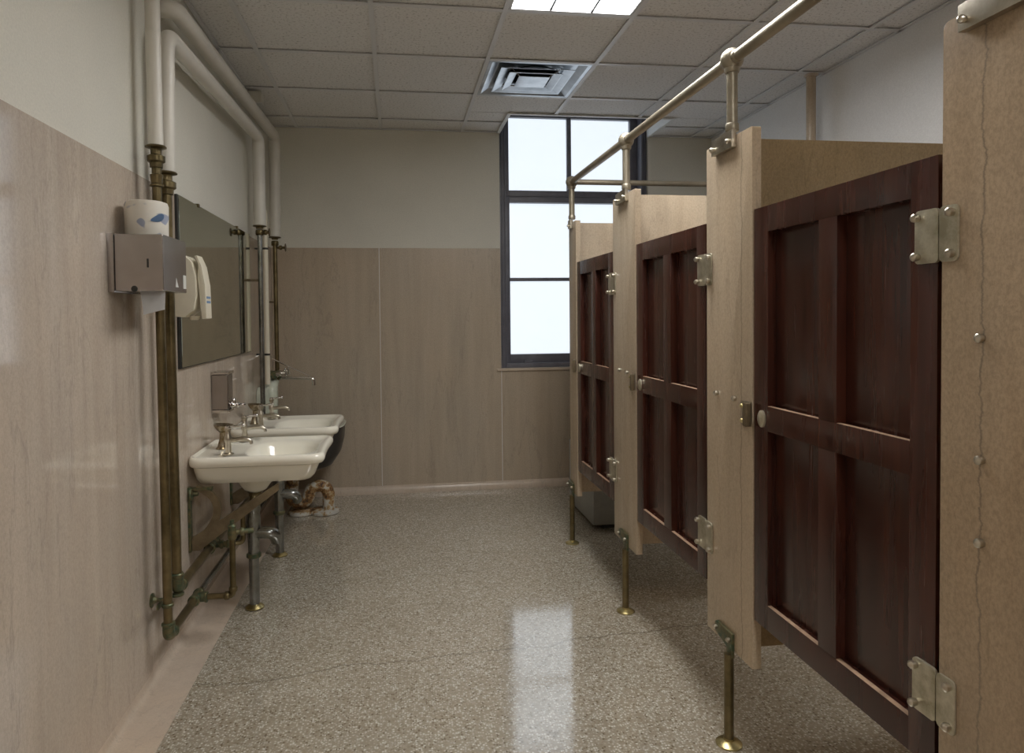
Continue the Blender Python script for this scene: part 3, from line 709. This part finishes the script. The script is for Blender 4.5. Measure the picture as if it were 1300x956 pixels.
# third pipe: upper overhead run, elbowing out of the wall and down in the corner
t = thing('water_pipe', 'upper overhead white pipe run ending in a drop in the far left corner', 'pipe', (PXB, 2.80, 2.52))
ZU = 2.520; XU = -0.818
bm = BM(); tube(bm, [(XL, 2.795, ZU), (XU, 2.795, ZU), (XU, 5.00, ZU + 0.085), (XU - 0.010, 5.00, 1.905)], 0.0340, 24, R=0.065, rs=(0.033, 0.037))
part('white_sleeve', bm, 'sleeve', t)
bm = BM(); flange(bm, PXB, 5.0, 1.906, 0.042); collar(bm, (PXB, 5.0, 1.86), (0, 0, 1), 0.025, 0.035)
tube(bm, [(PXB, 5.0, 1.83), (PXB + 0.075, 4.985, 1.83)], 0.009, 14); collar(bm, (PXB + 0.04, 4.992, 1.83), (1, 0, 0), 0.016, 0.018)
part('gate_valve', bm, 'brass', t)
bm = BM(); lathe(bm, (PXB + 0.07, 4.985, 1.83), (1, 0, 0), [(0, 0.024), (0.002, 0.028), (0.006, 0.028), (0.008, 0.020)], 16); part('valve_wheel', bm, 'iron', t)
bm = BM(); tube(bm, [(PXB, 5.0, 1.87), (PXB, 5.0, 0.95)], 0.0150, 16); part('drop_pipe', bm, 'brass', t)
bm = BM(); tube(bm, [(PXB, 5.0, 1.45), (XL, 5.0, 1.45)], 0.007, 12); lathe(bm, (XL, 5.0, 1.45), (1, 0, 0), [(0, 0.024), (0.006, 0.020), (0.012, 0.010)], 16); part('pipe_bracket', bm, 'iron', t)
# cut-off riser stub by the ceiling in the corner
t = thing('ceiling_riser', 'short grey capped pipe box under the ceiling above the overhead runs', 'pipe', (-0.80, 4.85, 2.70))
bm = BM(); box(bm, -0.885, -0.800, 4.42, 4.50, 2.665, H - 0.0035, 0.003); part('riser_box', bm, 'plaster', t)
bm = BM(); box(bm, -0.890, -0.795, 4.415, 4.505, 2.659, 2.664, 0.001); part('riser_rim', bm, 'paint_white', t)
# painted waste/vent pipe
t = thing('vent_pipe', 'thin white painted pipe with black clamps behind the third drop', 'pipe', (-0.848, 4.67, 0.9))
VY = 4.66; VX = -0.835
bm = BM(); tube(bm, [(VX, VY, 0.905), (VX, VY, 2.05), (XL, VY, 2.05)], 0.0170, 18, R=0.03); part('pipe_tube', bm, 'cream_plastic', t)
for zc in (1.79, 1.10):
    bm = BM(); collar(bm, (VX, VY, zc), (0, 0, 1), 0.0195, 0.014); tube(bm, [(VX, VY, zc), (XL, VY, zc)], 0.006, 10); part('clamp', bm, 'black', t)

# wall clamp that holds the two near pipes
t = thing('pipe_clamp', 'green-stained brass clamp holding the two nearest pipes low on the wall', 'clamp', (XL, 2.665, 0.305))
bm = BM(); lathe(bm, (XL, 2.655, 0.305), (1, 0, 0), [(0, 0.026), (0.004, 0.026), (0.008, 0.014), (0.020, 0.009)], 20); part('wall_plate', bm, 'brass_green', t)
bm = BM(); tube(bm, [(XL + 0.015, 2.655, 0.305), (XL + 0.045, 2.655, 0.305)], 0.007, 12); box(bm, XL + 0.040, XL + 0.048, 2.58, 2.735, 0.296, 0.314, 0.002); part('clamp_bar', bm, 'brass_green', t)
for yy in (P1Y,):
    bm = BM(); collar(bm, (PXB, yy, 0.305), (0, 0, 1), 0.0205, 0.014); part('clamp_ring', bm, 'brass_green', t)
bm = BM(); collar(bm, (PXB, P2Y + 0.0, 0.300), (0, 0, 1), 0.0240, 0.010); part('clamp_ring', bm, 'brass_green', t)

# ------------------------------------------------------------------ mirror
t = thing('mirror', 'wide frameless tinted mirror above the sinks on the left wall', 'mirror', (XL, 3.72, 1.13))
bm = BM(); box(bm, XL + 0.001, XL + 0.012, 3.020, 4.432, 1.130, 1.858, 0.001); part('mirror_back', bm, 'black', t)
bm = BM(); box(bm, XL + 0.0122, XL + 0.0160, 3.030, 4.428, 1.134, 1.856, 0.0012); part('mirror_glass', bm, 'mirror', t, False)
for yy in (3.32, 4.10):
    bm = BM(); box(bm, XL + 0.002, XL + 0.020, yy - 0.012, yy + 0.012, 1.848, 1.864, 0.002); part('mirror_clip', bm, 'brass', t)

# ------------------------------------------------------------------ towel dispenser
TX, TY0, TY1, TZ0, TZ1 = -0.735, 2.335, 2.580, 1.430, 1.612
t = thing('towel_dispenser', 'brushed steel paper towel dispenser hanging on the left wall', 'dispenser', (XL, 2.47, TZ0))
bm = BM(); box(bm, XL + 0.0005, XL + 0.020, TY0 - 0.004, TY1 + 0.004, TZ0 - 0.004, TZ1 + 0.002, 0.002); part('back_plate', bm, 'steel', t)
bm = BM(); box(bm, XL + 0.0205, TX, TY0, TY1, TZ0, TZ1, 0.006, 3)
part('cover', bm, 'steel', t)
bm = BM(); box(bm, -0.785, -0.779, TY0 - 0.0008, TY0 + 0.002, 1.505, 1.533, 0.0006); part('sight_slot', bm, 'black', t)
bm = BM(); lathe(bm, (-0.824, TY0 - 0.001, 1.437), (0, 1, 0), [(0, 0.010), (0.003, 0.010)], 18); part('lock', bm, 'black', t)
bm = BM(); box(bm, TX - 0.001, TX + 0.0008, 2.540, 2.572, 1.445, 1.492); part('sticker', bm, 'sticker', t, False)
bm = BM(); prism(bm, [(2.455, 1.447), (2.485, 1.447), (2.463, 1.478)], TX, TX + 0.0008, 'YZ'); part('arrow_mark', bm, 'sticker', t, False)
# hanging paper
bm = BM()
rows = []
for i in range(9):
    s = i / 8; z = TZ0 + 0.006 - 0.082 * s; yo = -0.012 * s * s
    rows.append([bm.verts.new((-0.820 + 0.080 * j / 8 + 0.012 * s * (1 - j / 8), TY0 + 0.035 + yo + 0.006 * math.sin(j * 0.6 + s), z + (0.016 * s * j / 8))) for j in range(9)])
for a_, b_ in zip(rows, rows[1:]):
    for j in range(8): bm.faces.new((a_[j], a_[j + 1], b_[j + 1], b_[j]))
r_ = bmesh.ops.solidify(bm, geom=bm.faces[:], thickness=0.0008)
part('paper_sheet', bm, 'paper', t)
# spare roll on top
t = thing('paper_towel_roll', 'wrapped spare paper roll with blue leaf print on top of the steel dispenser', 'paper roll', (-0.822, 2.455, TZ1))
bm = BM(); lathe(bm, (-0.822, 2.455, TZ1 + 0.0005), (0, 0, 1), [(0, 0.060), (0.003, 0.066), (0.105, 0.068), (0.116, 0.064), (0.120, 0.052), (0.117, 0.024), (0.110, 0.018)], 36)
part('wrapped_roll', bm, 'wrapper', t)
bm = BM()
# printed leaf
vs = []
for i in range(15):
    a_ = PI * 2 * i / 14; u_ = 0.024 * math.cos(a_); w_ = 0.012 * math.sin(a_) * (1 + 0.4 * math.cos(a_))
    an = -0.75 + u_ / 0.0685 * 1.0; vs.append((an, 1.672 + w_ + u_ * 0.35))
vv = [bm.verts.new((-0.822 + 0.0689 * math.cos(a2), 2.455 + 0.0689 * math.sin(a2), z2)) for a2, z2 in vs[:-1]]
bm.faces.new(vv); bmesh.ops.solidify(bm, geom=bm.faces[:], thickness=0.0004)
part('leaf_print', bm, 'blue', t)

# ------------------------------------------------------------------ cream soap dispenser
t = thing('soap_dispenser', 'cream plastic wall soap dispenser with push lever beside the steel towel box', 'dispenser', (XL, 2.87, 1.34))
bm = BM(); prism(bm, [(XL + 0.001, 1.352), (-0.812, 1.345), (-0.778, 1.372), (-0.767, 1.43), (-0.769, 1.50), (-0.782, 1.560), (-0.805, 1.585), (XL + 0.001, 1.588)], 2.815, 2.925, 'XZ', 0.008)
part('soap_body', bm, 'cream_plastic', t)
bm = BM(); prism(bm, [(-0.7655, 1.500), (-0.762, 1.55), (-0.776, 1.585), (-0.768, 1.588), (-0.750, 1.545), (-0.738, 1.470), (-0.735, 1.340), (-0.752, 1.337), (-0.758, 1.40)], 2.830, 2.912, 'XZ', 0.003)
part('push_lever', bm, 'cream_plastic', t)
for zz in (1.418, 1.400):
    bm = BM(); box(bm, -0.7372, -0.7352, 2.845, 2.897, zz, zz + 0.009); part('label_stripe', bm, 'blue', t, False)
bm = BM(); lathe(bm, (-0.790, 2.87, 1.350), (0, 0, -1), [(0, 0.020), (0.012, 0.018), (0.016, 0.012)], 16); part('nozzle', bm, 'cream_plastic', t)

# ------------------------------------------------------------------ chrome soap dispenser
t = thing('soap_dispenser', 'small chrome soap dispenser with side valve on the wall over the nearest sink', 'dispenser', (XL, 3.58, 0.87))
bm = BM(); box(bm, XL + 0.001, -0.822, 3.530, 3.632, 0.888, 1.062, 0.008, 3); part('soap_tank', bm, 'steel', t)
bm = BM(); box(bm, XL + 0.001, -0.817, 3.526, 3.636, 1.0625, 1.076, 0.005, 3); part('lid', bm, 'chrome', t)
bm = BM(); box(bm, XL + 0.001, -0.819, 3.528, 3.634, 0.874, 0.8875, 0.004, 3); part('base_band', bm, 'chrome', t)
bm = BM(); lathe(bm, (-0.822, 3.58, 0.905), (1, 0, 0), [(0, 0.016), (0.006, 0.020), (0.012, 0.013), (0.026, 0.010), (0.032, 0.014), (0.040, 0.014), (0.046, 0.008), (0.060, 0.009), (0.066, 0.012), (0.072, 0.006)], 18)
lathe(bm, (-0.806, 3.58, 0.905), (0, 0, 1), [(0, 0.009), (0.022, 0.007), (0.026, 0.010), (0.034, 0.008), (0.036, 0.001)], 14)
part('soap_valve', bm, 'chrome', t)

# ------------------------------------------------------------------ sinks
def outline(yc, hw, xb, xfr, inset=0.0, rc=0.05, k=10):
    """plan outline of the sink: square back, rounded front corners with a small ear"""
    b0, f0 = xb + inset * 0.35, xfr - inset; h = hw - inset
    pts = []
    def arc(cx_, cy_, r, a0, a1):
        for i in range(k + 1):
            a_ = math.radians(a0 + (a1 - a0) * i / k); pts.append((cx_ + r * math.cos(a_), cy_ + r * math.sin(a_)))
    rb = 0.050
    arc(f0 - rc, yc - h + rc, rc, -90, 0)
    for i in range(1, 12): pts.append((f0 - 0.006 * math.sin(PI * i / 12), yc - h + rc + (2 * h - 2 * rc) * i / 12))
    arc(f0 - rc, yc + h - rc, rc, 0, 90)
    arc(b0 + rb, yc + h - rb - 0.004, rb, 90, 180)
    arc(b0 + rb, yc - h + rb + 0.004, rb, 180, 270)
    return pts
def ray_sample(poly, c, n):
    out = []
    for i in range(n):
        a_ = 2 * PI * i / n + 0.001; dx, dy = math.cos(a_), math.sin(a_); best = None
        for j in range(len(poly)):
            x1, y1 = poly[j]; x2, y2 = poly[(j + 1) % len(poly)]
            ex, ey = x2 - x1, y2 - y1; den = dx * ey - dy * ex
            if abs(den) < 1e-12: continue
            s = ((x1 - c[0]) * ey - (y1 - c[1]) * ex) / den; u_ = ((x1 - c[0]) * dy - (y1 - c[1]) * dx) / den
            if s > 0 and -1e-6 <= u_ <= 1 + 1e-6 and (best is None or s > best): best = s
        out.append((c[0] + dx * best, c[1] + dy * best))
    return out
def loft(bm, loops, cap0=True, cap1=True):
    R_ = [[bm.verts.new(p) for p in L] for L in loops]; n = len(R_[0])
    for a_, b_ in zip(R_, R_[1:]):
        for i in range(n): bm.faces.new((a_[i], a_[(i + 1) % n], b_[(i + 1) % n], b_[i]))
    if cap0: bm.faces.new(R_[0][::-1])
    if cap1: bm.faces.new(R_[-1])
def ell(c, a, b, z, n, p=2.4):
    out = []
    for i in range(n):
        t_ = 2 * PI * i / n + 0.001; ct, st = math.cos(t_), math.sin(t_)
        r = (abs(ct / a) ** p + abs(st / b) ** p) ** (-1 / p)
        out.append((c[0] + r * ct, c[1] + r * st, z))
    return out
ZS = 0.736
def make_tap(ty, sink, flip, zt=ZS - 0.008):
    x = -0.752
    bm = BM()
    lathe(bm, (x, ty, zt), (0, 0, 1), [(0, 0.025), (0.005, 0.025), (0.009, 0.015), (0.05, 0.0125), (0.062, 0.017), (0.078, 0.017), (0.090, 0.011), (0.106, 0.011), (0.110, 0.0145), (0.116, 0.0145), (0.120, 0.006), (0.121, 0.0005)], 20)
    tube(bm, [(x, ty, zt + 0.062), (x + 0.075, ty, zt + 0.070), (x + 0.098, ty, zt + 0.058), (x + 0.100, ty, zt + 0.044)], 0.0085, 14, R=0.02, rs=(0.0105, 0.0075))
    tp = part('tap', bm, 'nickel', sink)
    bm = BM(); d = -1 if flip else 1
    tube(bm, [(x, ty, zt + 0.122), (x + 0.030, ty + d * 0.006, zt + 0.124), (x + 0.060, ty + d * 0.012, zt + 0.128)], 0.005, 12, R=0.01, rs=(0.0045, 0.0062))
    sphere(bm, (x + 0.062, ty + d * 0.012, zt + 0.128), 0.0082, n=14)
    lathe(bm, (x, ty, zt + 0.117), (0, 0, 1), [(0, 0.012), (0.003, 0.0135), (0.009, 0.012), (0.013, 0.004)], 16)
    sub('tap_handle', bm, 'chrome', tp)
def make_sink(yc, label):
    t = thing('wall_sink', label, 'sink', (-0.62, yc, 0.55), 'cream porcelain wall sinks')
    n = 120; c = (-0.560, yc); xb = XL + 0.001
    def O(ins, z, rc=0.05):
        pl = ray_sample(outline(yc, 0.262, xb, -0.322, ins, rc), c, n)
        return [(x_, y_, z) for x_, y_ in pl]
    loops = []
    # underside, starting at the drain boss
    cb = (-0.655, yc - 0.05)
    loops.append(ell(cb, 0.030, 0.030, 0.535, n, 2)); loops.append(ell(cb, 0.052, 0.052, 0.548, n, 2)); loops.append(ell(cb, 0.072, 0.072, 0.575, n, 2))
    loops.append(ell((-0.64, yc - 0.03), 0.10, 0.11, 0.604, n, 2.2))
    loops += [O(0.090, 0.608, 0.05), O(0.068, 0.611, 0.055), O(0.048, 0.634, 0.055), O(0.034, 0.668), O(0.026, 0.688), O(0.008, 0.694), O(0.001, 0.706), O(0.0, 0.718), O(0.004, ZS - 0.006), O(0.012, ZS), O(0.022, ZS), O(0.034, ZS - 0.006), O(0.046, ZS - 0.012, 0.04)]
    # ledge blends to bowl
    bc = (-0.535, yc)
    loops.append(ell(bc, 0.166, 0.196, ZS - 0.014, n, 2.8))
    loops.append(ell(bc, 0.158, 0.188, ZS - 0.020, n, 2.7))
    loops.append(ell(bc, 0.148, 0.176, ZS - 0.040, n, 2.6))
    loops.append(ell(bc, 0.132, 0.158, ZS - 0.080, n, 2.4))
    loops.append(ell((-0.545, yc), 0.100, 0.120, ZS - 0.115, n, 2.2))
    loops.append(ell((-0.56, yc), 0.045, 0.055, ZS - 0.130, n, 2.0))
    loops.append(ell((-0.56, yc), 0.018, 0.018, ZS - 0.134, n, 2.0))
    # the wall side stays against the wall
    for L in loops:
        for i, p in enumerate(L):
            if p[0] < xb: L[i] = (xb, p[1], p[2])
    bm = BM(); loft(bm, loops); part('basin', bm, 'porcelain', t)
    make_tap(yc - 0.14, t, False); make_tap(yc + 0.20, t, True)
    # flared drinking or soap cup on its stem
    bm = BM(); cy_ = yc + 0.02; cx_ = -0.820
    lathe(bm, (cx_, cy_, ZS - 0.012), (0.10, 0.0, 1), [(0, 0.026), (0.004, 0.026), (0.012, 0.019), (0.055, 0.013), (0.078, 0.015), (0.090, 0.030), (0.108, 0.043), (0.116, 0.045), (0.114, 0.040), (0.100, 0.020), (0.098, 0.0005)], 26, True)
    part('flared_cup', bm, 'brass_cup', t, label='flared brass cup on a stem')
    bm = BM(); lathe(bm, (-0.560, yc, ZS - 0.1345), (0, 0, 1), [(0, 0.019), (0.003, 0.018), (0.0035, 0.010), (0.002, 0.008)], 20); part('drain_ring', bm, 'chrome', t)
    bm = BM(); lathe(bm, (-0.6925, yc, ZS - 0.040), (1, 0, -0.2), [(0, 0.009), (0.003, 0.009), (0.005, 0.005)], 14); part('overflow_ring', bm, 'brass', t)
    return t
S1, S2 = 3.352, 4.108
make_sink(S1, 'nearest cream porcelain wall sink with nickel taps')
make_sink(S2, 'farther cream porcelain wall sink, just beyond the nearest one')

def drain(yp, ys_, label):
    x = -0.662
    t = thing('drain_pipe', label, 'pipe', (x, yp, 0), 'drain standpipes under the sinks')
    bm = BM(); lathe(bm, (x, yp, 0.0038), (0, 0, 1), [(0, 0.042), (0.004, 0.042), (0.012, 0.032), (0.018, 0.024)], 28); part('floor_flange', bm, 'brass_bright', t)
    bm = BM(); tube(bm, [(x, yp, 0.015), (x, yp, 0.25)], 0.0230, 20); part('lower_tube', bm, 'pewter', t)
    bm = BM(); collar(bm, (x, yp, 0.247), (0, 0, 1), 0.033, 0.022); part('slip_nut', bm, 'brass_green', t)
    bm = BM(); lathe(bm, (x, yp, 0.245), (0, 0, 1), [(0, 0.024), (0.05, 0.025), (0.11, 0.029), (0.16, 0.033), (0.20, 0.029), (0.21, 0.033), (0.235, 0.033), (0.24, 0.024)], 22); part('trap_body', bm, 'pewter', t)
    bm = BM(); tube(bm, [(x + 0.01, yp, 0.350), (x + 0.090, yp + 0.005, 0.345), (x + 0.095, yp + 0.04, 0.300)], 0.027, 20, R=0.045)
    sphere(bm, (x + 0.092, yp + 0.03, 0.318), 0.028); part('trap_bend', bm, 'pewter', t)
    bm = BM(); tube(bm, [(x, yp, 0.47), (x + 0.004, ys_ - 0.05, 0.5360)], 0.021, 18); collar(bm, (x + 0.004, ys_ - 0.05, 0.522), (0, 0, 1), 0.030, 0.022); part('tailpiece', bm, 'brass', t)
drain(3.27, S1, 'dull metal drain standpipe on the floor under the nearest sink')
drain(3.97, S2, 'dull metal drain standpipe on the floor under the farther sink')

# bronze sink brackets
def bracket(y, label):
    t = thing('sink_bracket', label, 'bracket', (XL, y, 0.28), 'sink wall brackets')
    y0, y1 = y - 0.010, y + 0.010
    bm = BM(); box(bm, XL + 0.0005, XL + 0.012, y0 - 0.004, y1 + 0.004, 0.325, 0.608, 0.002)
    box(bm, XL + 0.012, -0.80, y0, y1, 0.592, 0.606, 0.002)
    lathe(bm, (XL + 0.012, y, 0.578), (1, 0, 0), [(0, 0.030), (0.006, 0.028), (0.010, 0.012), (0.030, 0.010)], 14); part('wall_strap', bm, 'brass_green', t)
    bm = BM()
    # diagonal strut, wall foot to sink front
    A, B = Vector((XL + 0.014, 0, 0.330)), Vector((-0.520, 0, 0.606)); d = (B - A).normalized(); nrm = Vector((-d.z, 0, d.x))
    prism(bm, [(A.x, A.z), (A.x + 0.03, A.z), (B.x, B.z - 0.026), (B.x, B.z + 0.006), (A.x, A.z + 0.058)], y0, y1, 'XZ', 0.003)
    # arc bowed away from the wall
    P0, P1_, P2_, P3 = Vector((-0.868, 0, 0.604)), Vector((-0.765, 0, 0.575)), Vector((-0.735, 0, 0.46)), Vector((-0.885, 0, 0.355))
    cen = []
    for i in range(19):
        s = i / 18; cen.append((1 - s) ** 3 * P0 + 3 * s * (1 - s) ** 2 * P1_ + 3 * s * s * (1 - s) * P2_ + s ** 3 * P3)
    up_, dn_ = [], []
    for i, p in enumerate(cen):
        dd = (cen[min(i + 1, 18)] - cen[max(i - 1, 0)]).normalized(); nn = Vector((-dd.z, 0, dd.x)); wdt = 0.013 + 0.006 * i / 18
        up_.append((p.x + nn.x * wdt, p.z + nn.z * wdt)); dn_.append((p.x - nn.x * wdt, p.z - nn.z * wdt))
    prism(bm, up_ + dn_[::-1], y0 + 0.001, y1 - 0.001, 'XZ')
    part('bracket_arm', bm, 'iron', t)
bracket(3.125, 'bronze bracket with curved brace holding the nearest sink to the wall')
bracket(3.88, 'bronze bracket under the farther sink, mostly behind the nearest sink')

# ------------------------------------------------------------------ service sink in the corner
SY0, SY1 = 4.60, 5.12; SYC = (SY0 + SY1) / 2
t = thing('service_sink', 'dark old service sink with green-white enamel back in the far left corner', 'sink', (-0.62, SYC, 0))
bm = BM(); n = 64; loops = []
def E(cx_, a_, b_, z, p=3.6): 
    L = ell((cx_, SYC), a_, b_, z, n, p); return [(max(q[0], XL + 0.002), q[1], q[2]) for q in L]
for a_, b_, z, cxx in ((0.06, 0.08, 0.300, -0.66), (0.14, 0.15, 0.308, -0.65), (0.20, 0.20, 0.340, -0.64), (0.245, 0.235, 0.42, -0.632), (0.263, 0.25, 0.50, -0.630), (0.268, 0.257, 0.575, -0.630), (0.272, 0.260, 0.588, -0.630), (0.276, 0.262, 0.600, -0.630)): loops.append(E(cxx, a_, b_, z))
loft(bm, loops, True, False)
part('sink_bowl', bm, 'dark_enamel', t)
bm = BM(); loops = []
for a_, b_, z, cxx in ((0.276, 0.262, 0.601, -0.630), (0.272, 0.258, 0.606, -0.630), (0.258, 0.245, 0.606, -0.632), (0.243, 0.238, 0.594, -0.642), (0.220, 0.220, 0.48, -0.645), (0.18, 0.19, 0.38, -0.655), (0.10, 0.12, 0.345, -0.66), (0.03, 0.03, 0.33, -0.66)): loops.append(E(cxx, a_, b_, z))
loft(bm, loops, False, True); part('rim_lining', bm, 'enamel', t)
bm = BM(); prism(bm, [(y_, z_) for y_, z_ in rrect(4.615, 5.10, 0.607, 0.885, 0.06)], XL + 0.001, XL + 0.062, 'YZ', 0.010); part('splash_back', bm, 'enamel', t)
bm = BM(); tube(bm, [(-0.835, 4.78, 0.608), (-0.835, 4.78, 0.86), (-0.835, 4.85, 0.905)], 0.040, 20, R=0.05)
part('water_inlet_cover', bm, 'enamel', t)
bm = BM(); tube(bm, [(-0.70, 4.80, 0.318), (-0.72, 4.80, 0.085), (-0.615, 4.80, 0.075), (-0.585, 4.80, 0.18), (-0.50, 4.80, 0.190), (-0.470, 4.80, 0.14), (-0.470, 4.80, 0.012)], 0.042, 20, R=0.075)
tr = part('trap', bm, 'rust', t)
bm = BM()
for xx, rr in ((-0.655, 0.085), (-0.500, 0.098)):
    lathe(bm, (xx, 4.80, 0.004), (0, 0, 1), [(0, rr), (0.014, rr), (0.022, rr * 0.9), (0.026, rr * 0.55)], 30)
sub('trap_base', bm, 'rust', tr)

t = thing('service_faucet', 'wall faucet with long spout and diagonal brace rod over the service sink', 'faucet', (XL, 4.85, 0.93))
bm = BM(); tube(bm, [(-0.81, 4.85, 0.930), (-0.585, 4.85, 0.921)], 0.0110, 14)
tube(bm, [(-0.60, 4.85, 0.9205), (-0.566, 4.85, 0.920), (-0.562, 4.85, 0.872)], 0.0125, 14, R=0.02)
part('spout', bm, 'chrome', t)
bm = BM(); tube(bm, [(XL + 0.002, 4.79, 0.960), (-0.815, 4.79, 0.955)], 0.016, 14); tube(bm, [(XL + 0.002, 4.93, 0.960), (-0.815, 4.93, 0.955)], 0.016, 14)
tube(bm, [(-0.815, 4.77, 0.950), (-0.815, 4.97, 0.950)], 0.024, 18); collar(bm, (-0.83, 5.0, 0.95), (0, 0, 1), 0.024, 0.03); sphere(bm, (-0.80, 4.85, 0.94), 0.026)
part('faucet_body', bm, 'brass_green', t)
for yy in (4.78, 4.93):
    bm = BM(); lathe(bm, (-0.80, yy, 0.955), (1, 0, 0.25), [(0, 0.016), (0.020, 0.014), (0.030, 0.018), (0.040, 0.010), (0.060, 0.008)], 14)
    for a_ in range(4):
        u_ = Vector((-0.25, 0, 1)).normalized(); cc = Vector((-0.740, yy, 0.970)); dv = u_ * math.cos(a_ * PI / 2 + 0.6) + Vector((0, 1, 0)) * math.sin(a_ * PI / 2 + 0.6)
        tube(bm, [cc, cc + dv * 0.026], 0.005, 8); sphere(bm, cc + dv * 0.027, 0.0075, n=10)
    part('cross_handle', bm, 'chrome', t)
bm = BM(); tube(bm, [(-0.876, 4.85, 1.080), (-0.590, 4.85, 0.935)], 0.0045, 10); tube(bm, [(XL + 0.001, 4.85, 1.093), (-0.872, 4.85, 1.078)], 0.006, 10)
lathe(bm, (XL + 0.0005, 4.85, 1.09), (1, 0, 0), [(0, 0.018), (0.004, 0.016), (0.008, 0.007)], 14); part('brace_rod', bm, 'chrome', t)

# ------------------------------------------------------------------ camera
f_px, cxp, cyp = 874.17, 622.57, 423.16
yaw, pitch, roll = 0.13665, -0.02609, -0.01019
fw = Vector((math.sin(yaw) * math.cos(pitch), math.cos(yaw) * math.cos(pitch), math.sin(pitch)))
r0 = Vector((math.cos(yaw), -math.sin(yaw), 0)); u0 = r0.cross(fw)
rr = r0 * math.cos(roll) + u0 * math.sin(roll); uu = -r0 * math.sin(roll) + u0 * math.cos(roll)
cam = bpy.data.cameras.new('camera'); co = bpy.data.objects.new('camera', cam); col.objects.link(co)
cam.sensor_fit = 'HORIZONTAL'; cam.sensor_width = 36; cam.lens = f_px / 1300 * 36
cam.shift_x = (650 - cxp) / 1300; cam.shift_y = -(478 - cyp) / 1300
cam.clip_start = 0.05
mw = Matrix(((rr.x, uu.x, -fw.x, 0), (rr.y, uu.y, -fw.y, 0), (rr.z, uu.z, -fw.z, 1.34077), (0, 0, 0, 1)))
co.matrix_world = mw
scene.camera = co

# ------------------------------------------------------------------ world and colour
w = bpy.data.worlds.new('world'); scene.world = w; w.use_nodes = True
w.node_tree.nodes['Background'].inputs[0].default_value = (0.8, 0.88, 1.0, 1)
w.node_tree.nodes['Background'].inputs[1].default_value = 1.0
scene.view_settings.view_transform = 'Standard'; scene.view_settings.look = 'None'
scene.view_settings.exposure = 0.10; scene.view_settings.gamma = 1.0
scene.view_settings.use_curve_mapping = False
scene.cycles.use_denoising = True
scene.cycles.max_bounces = 10; scene.cycles.diffuse_bounces = 6; scene.cycles.glossy_bounces = 5
scene.cycles.caustics_reflective = False; scene.cycles.caustics_refractive = False
scene.cycles.sample_clamp_indirect = 6
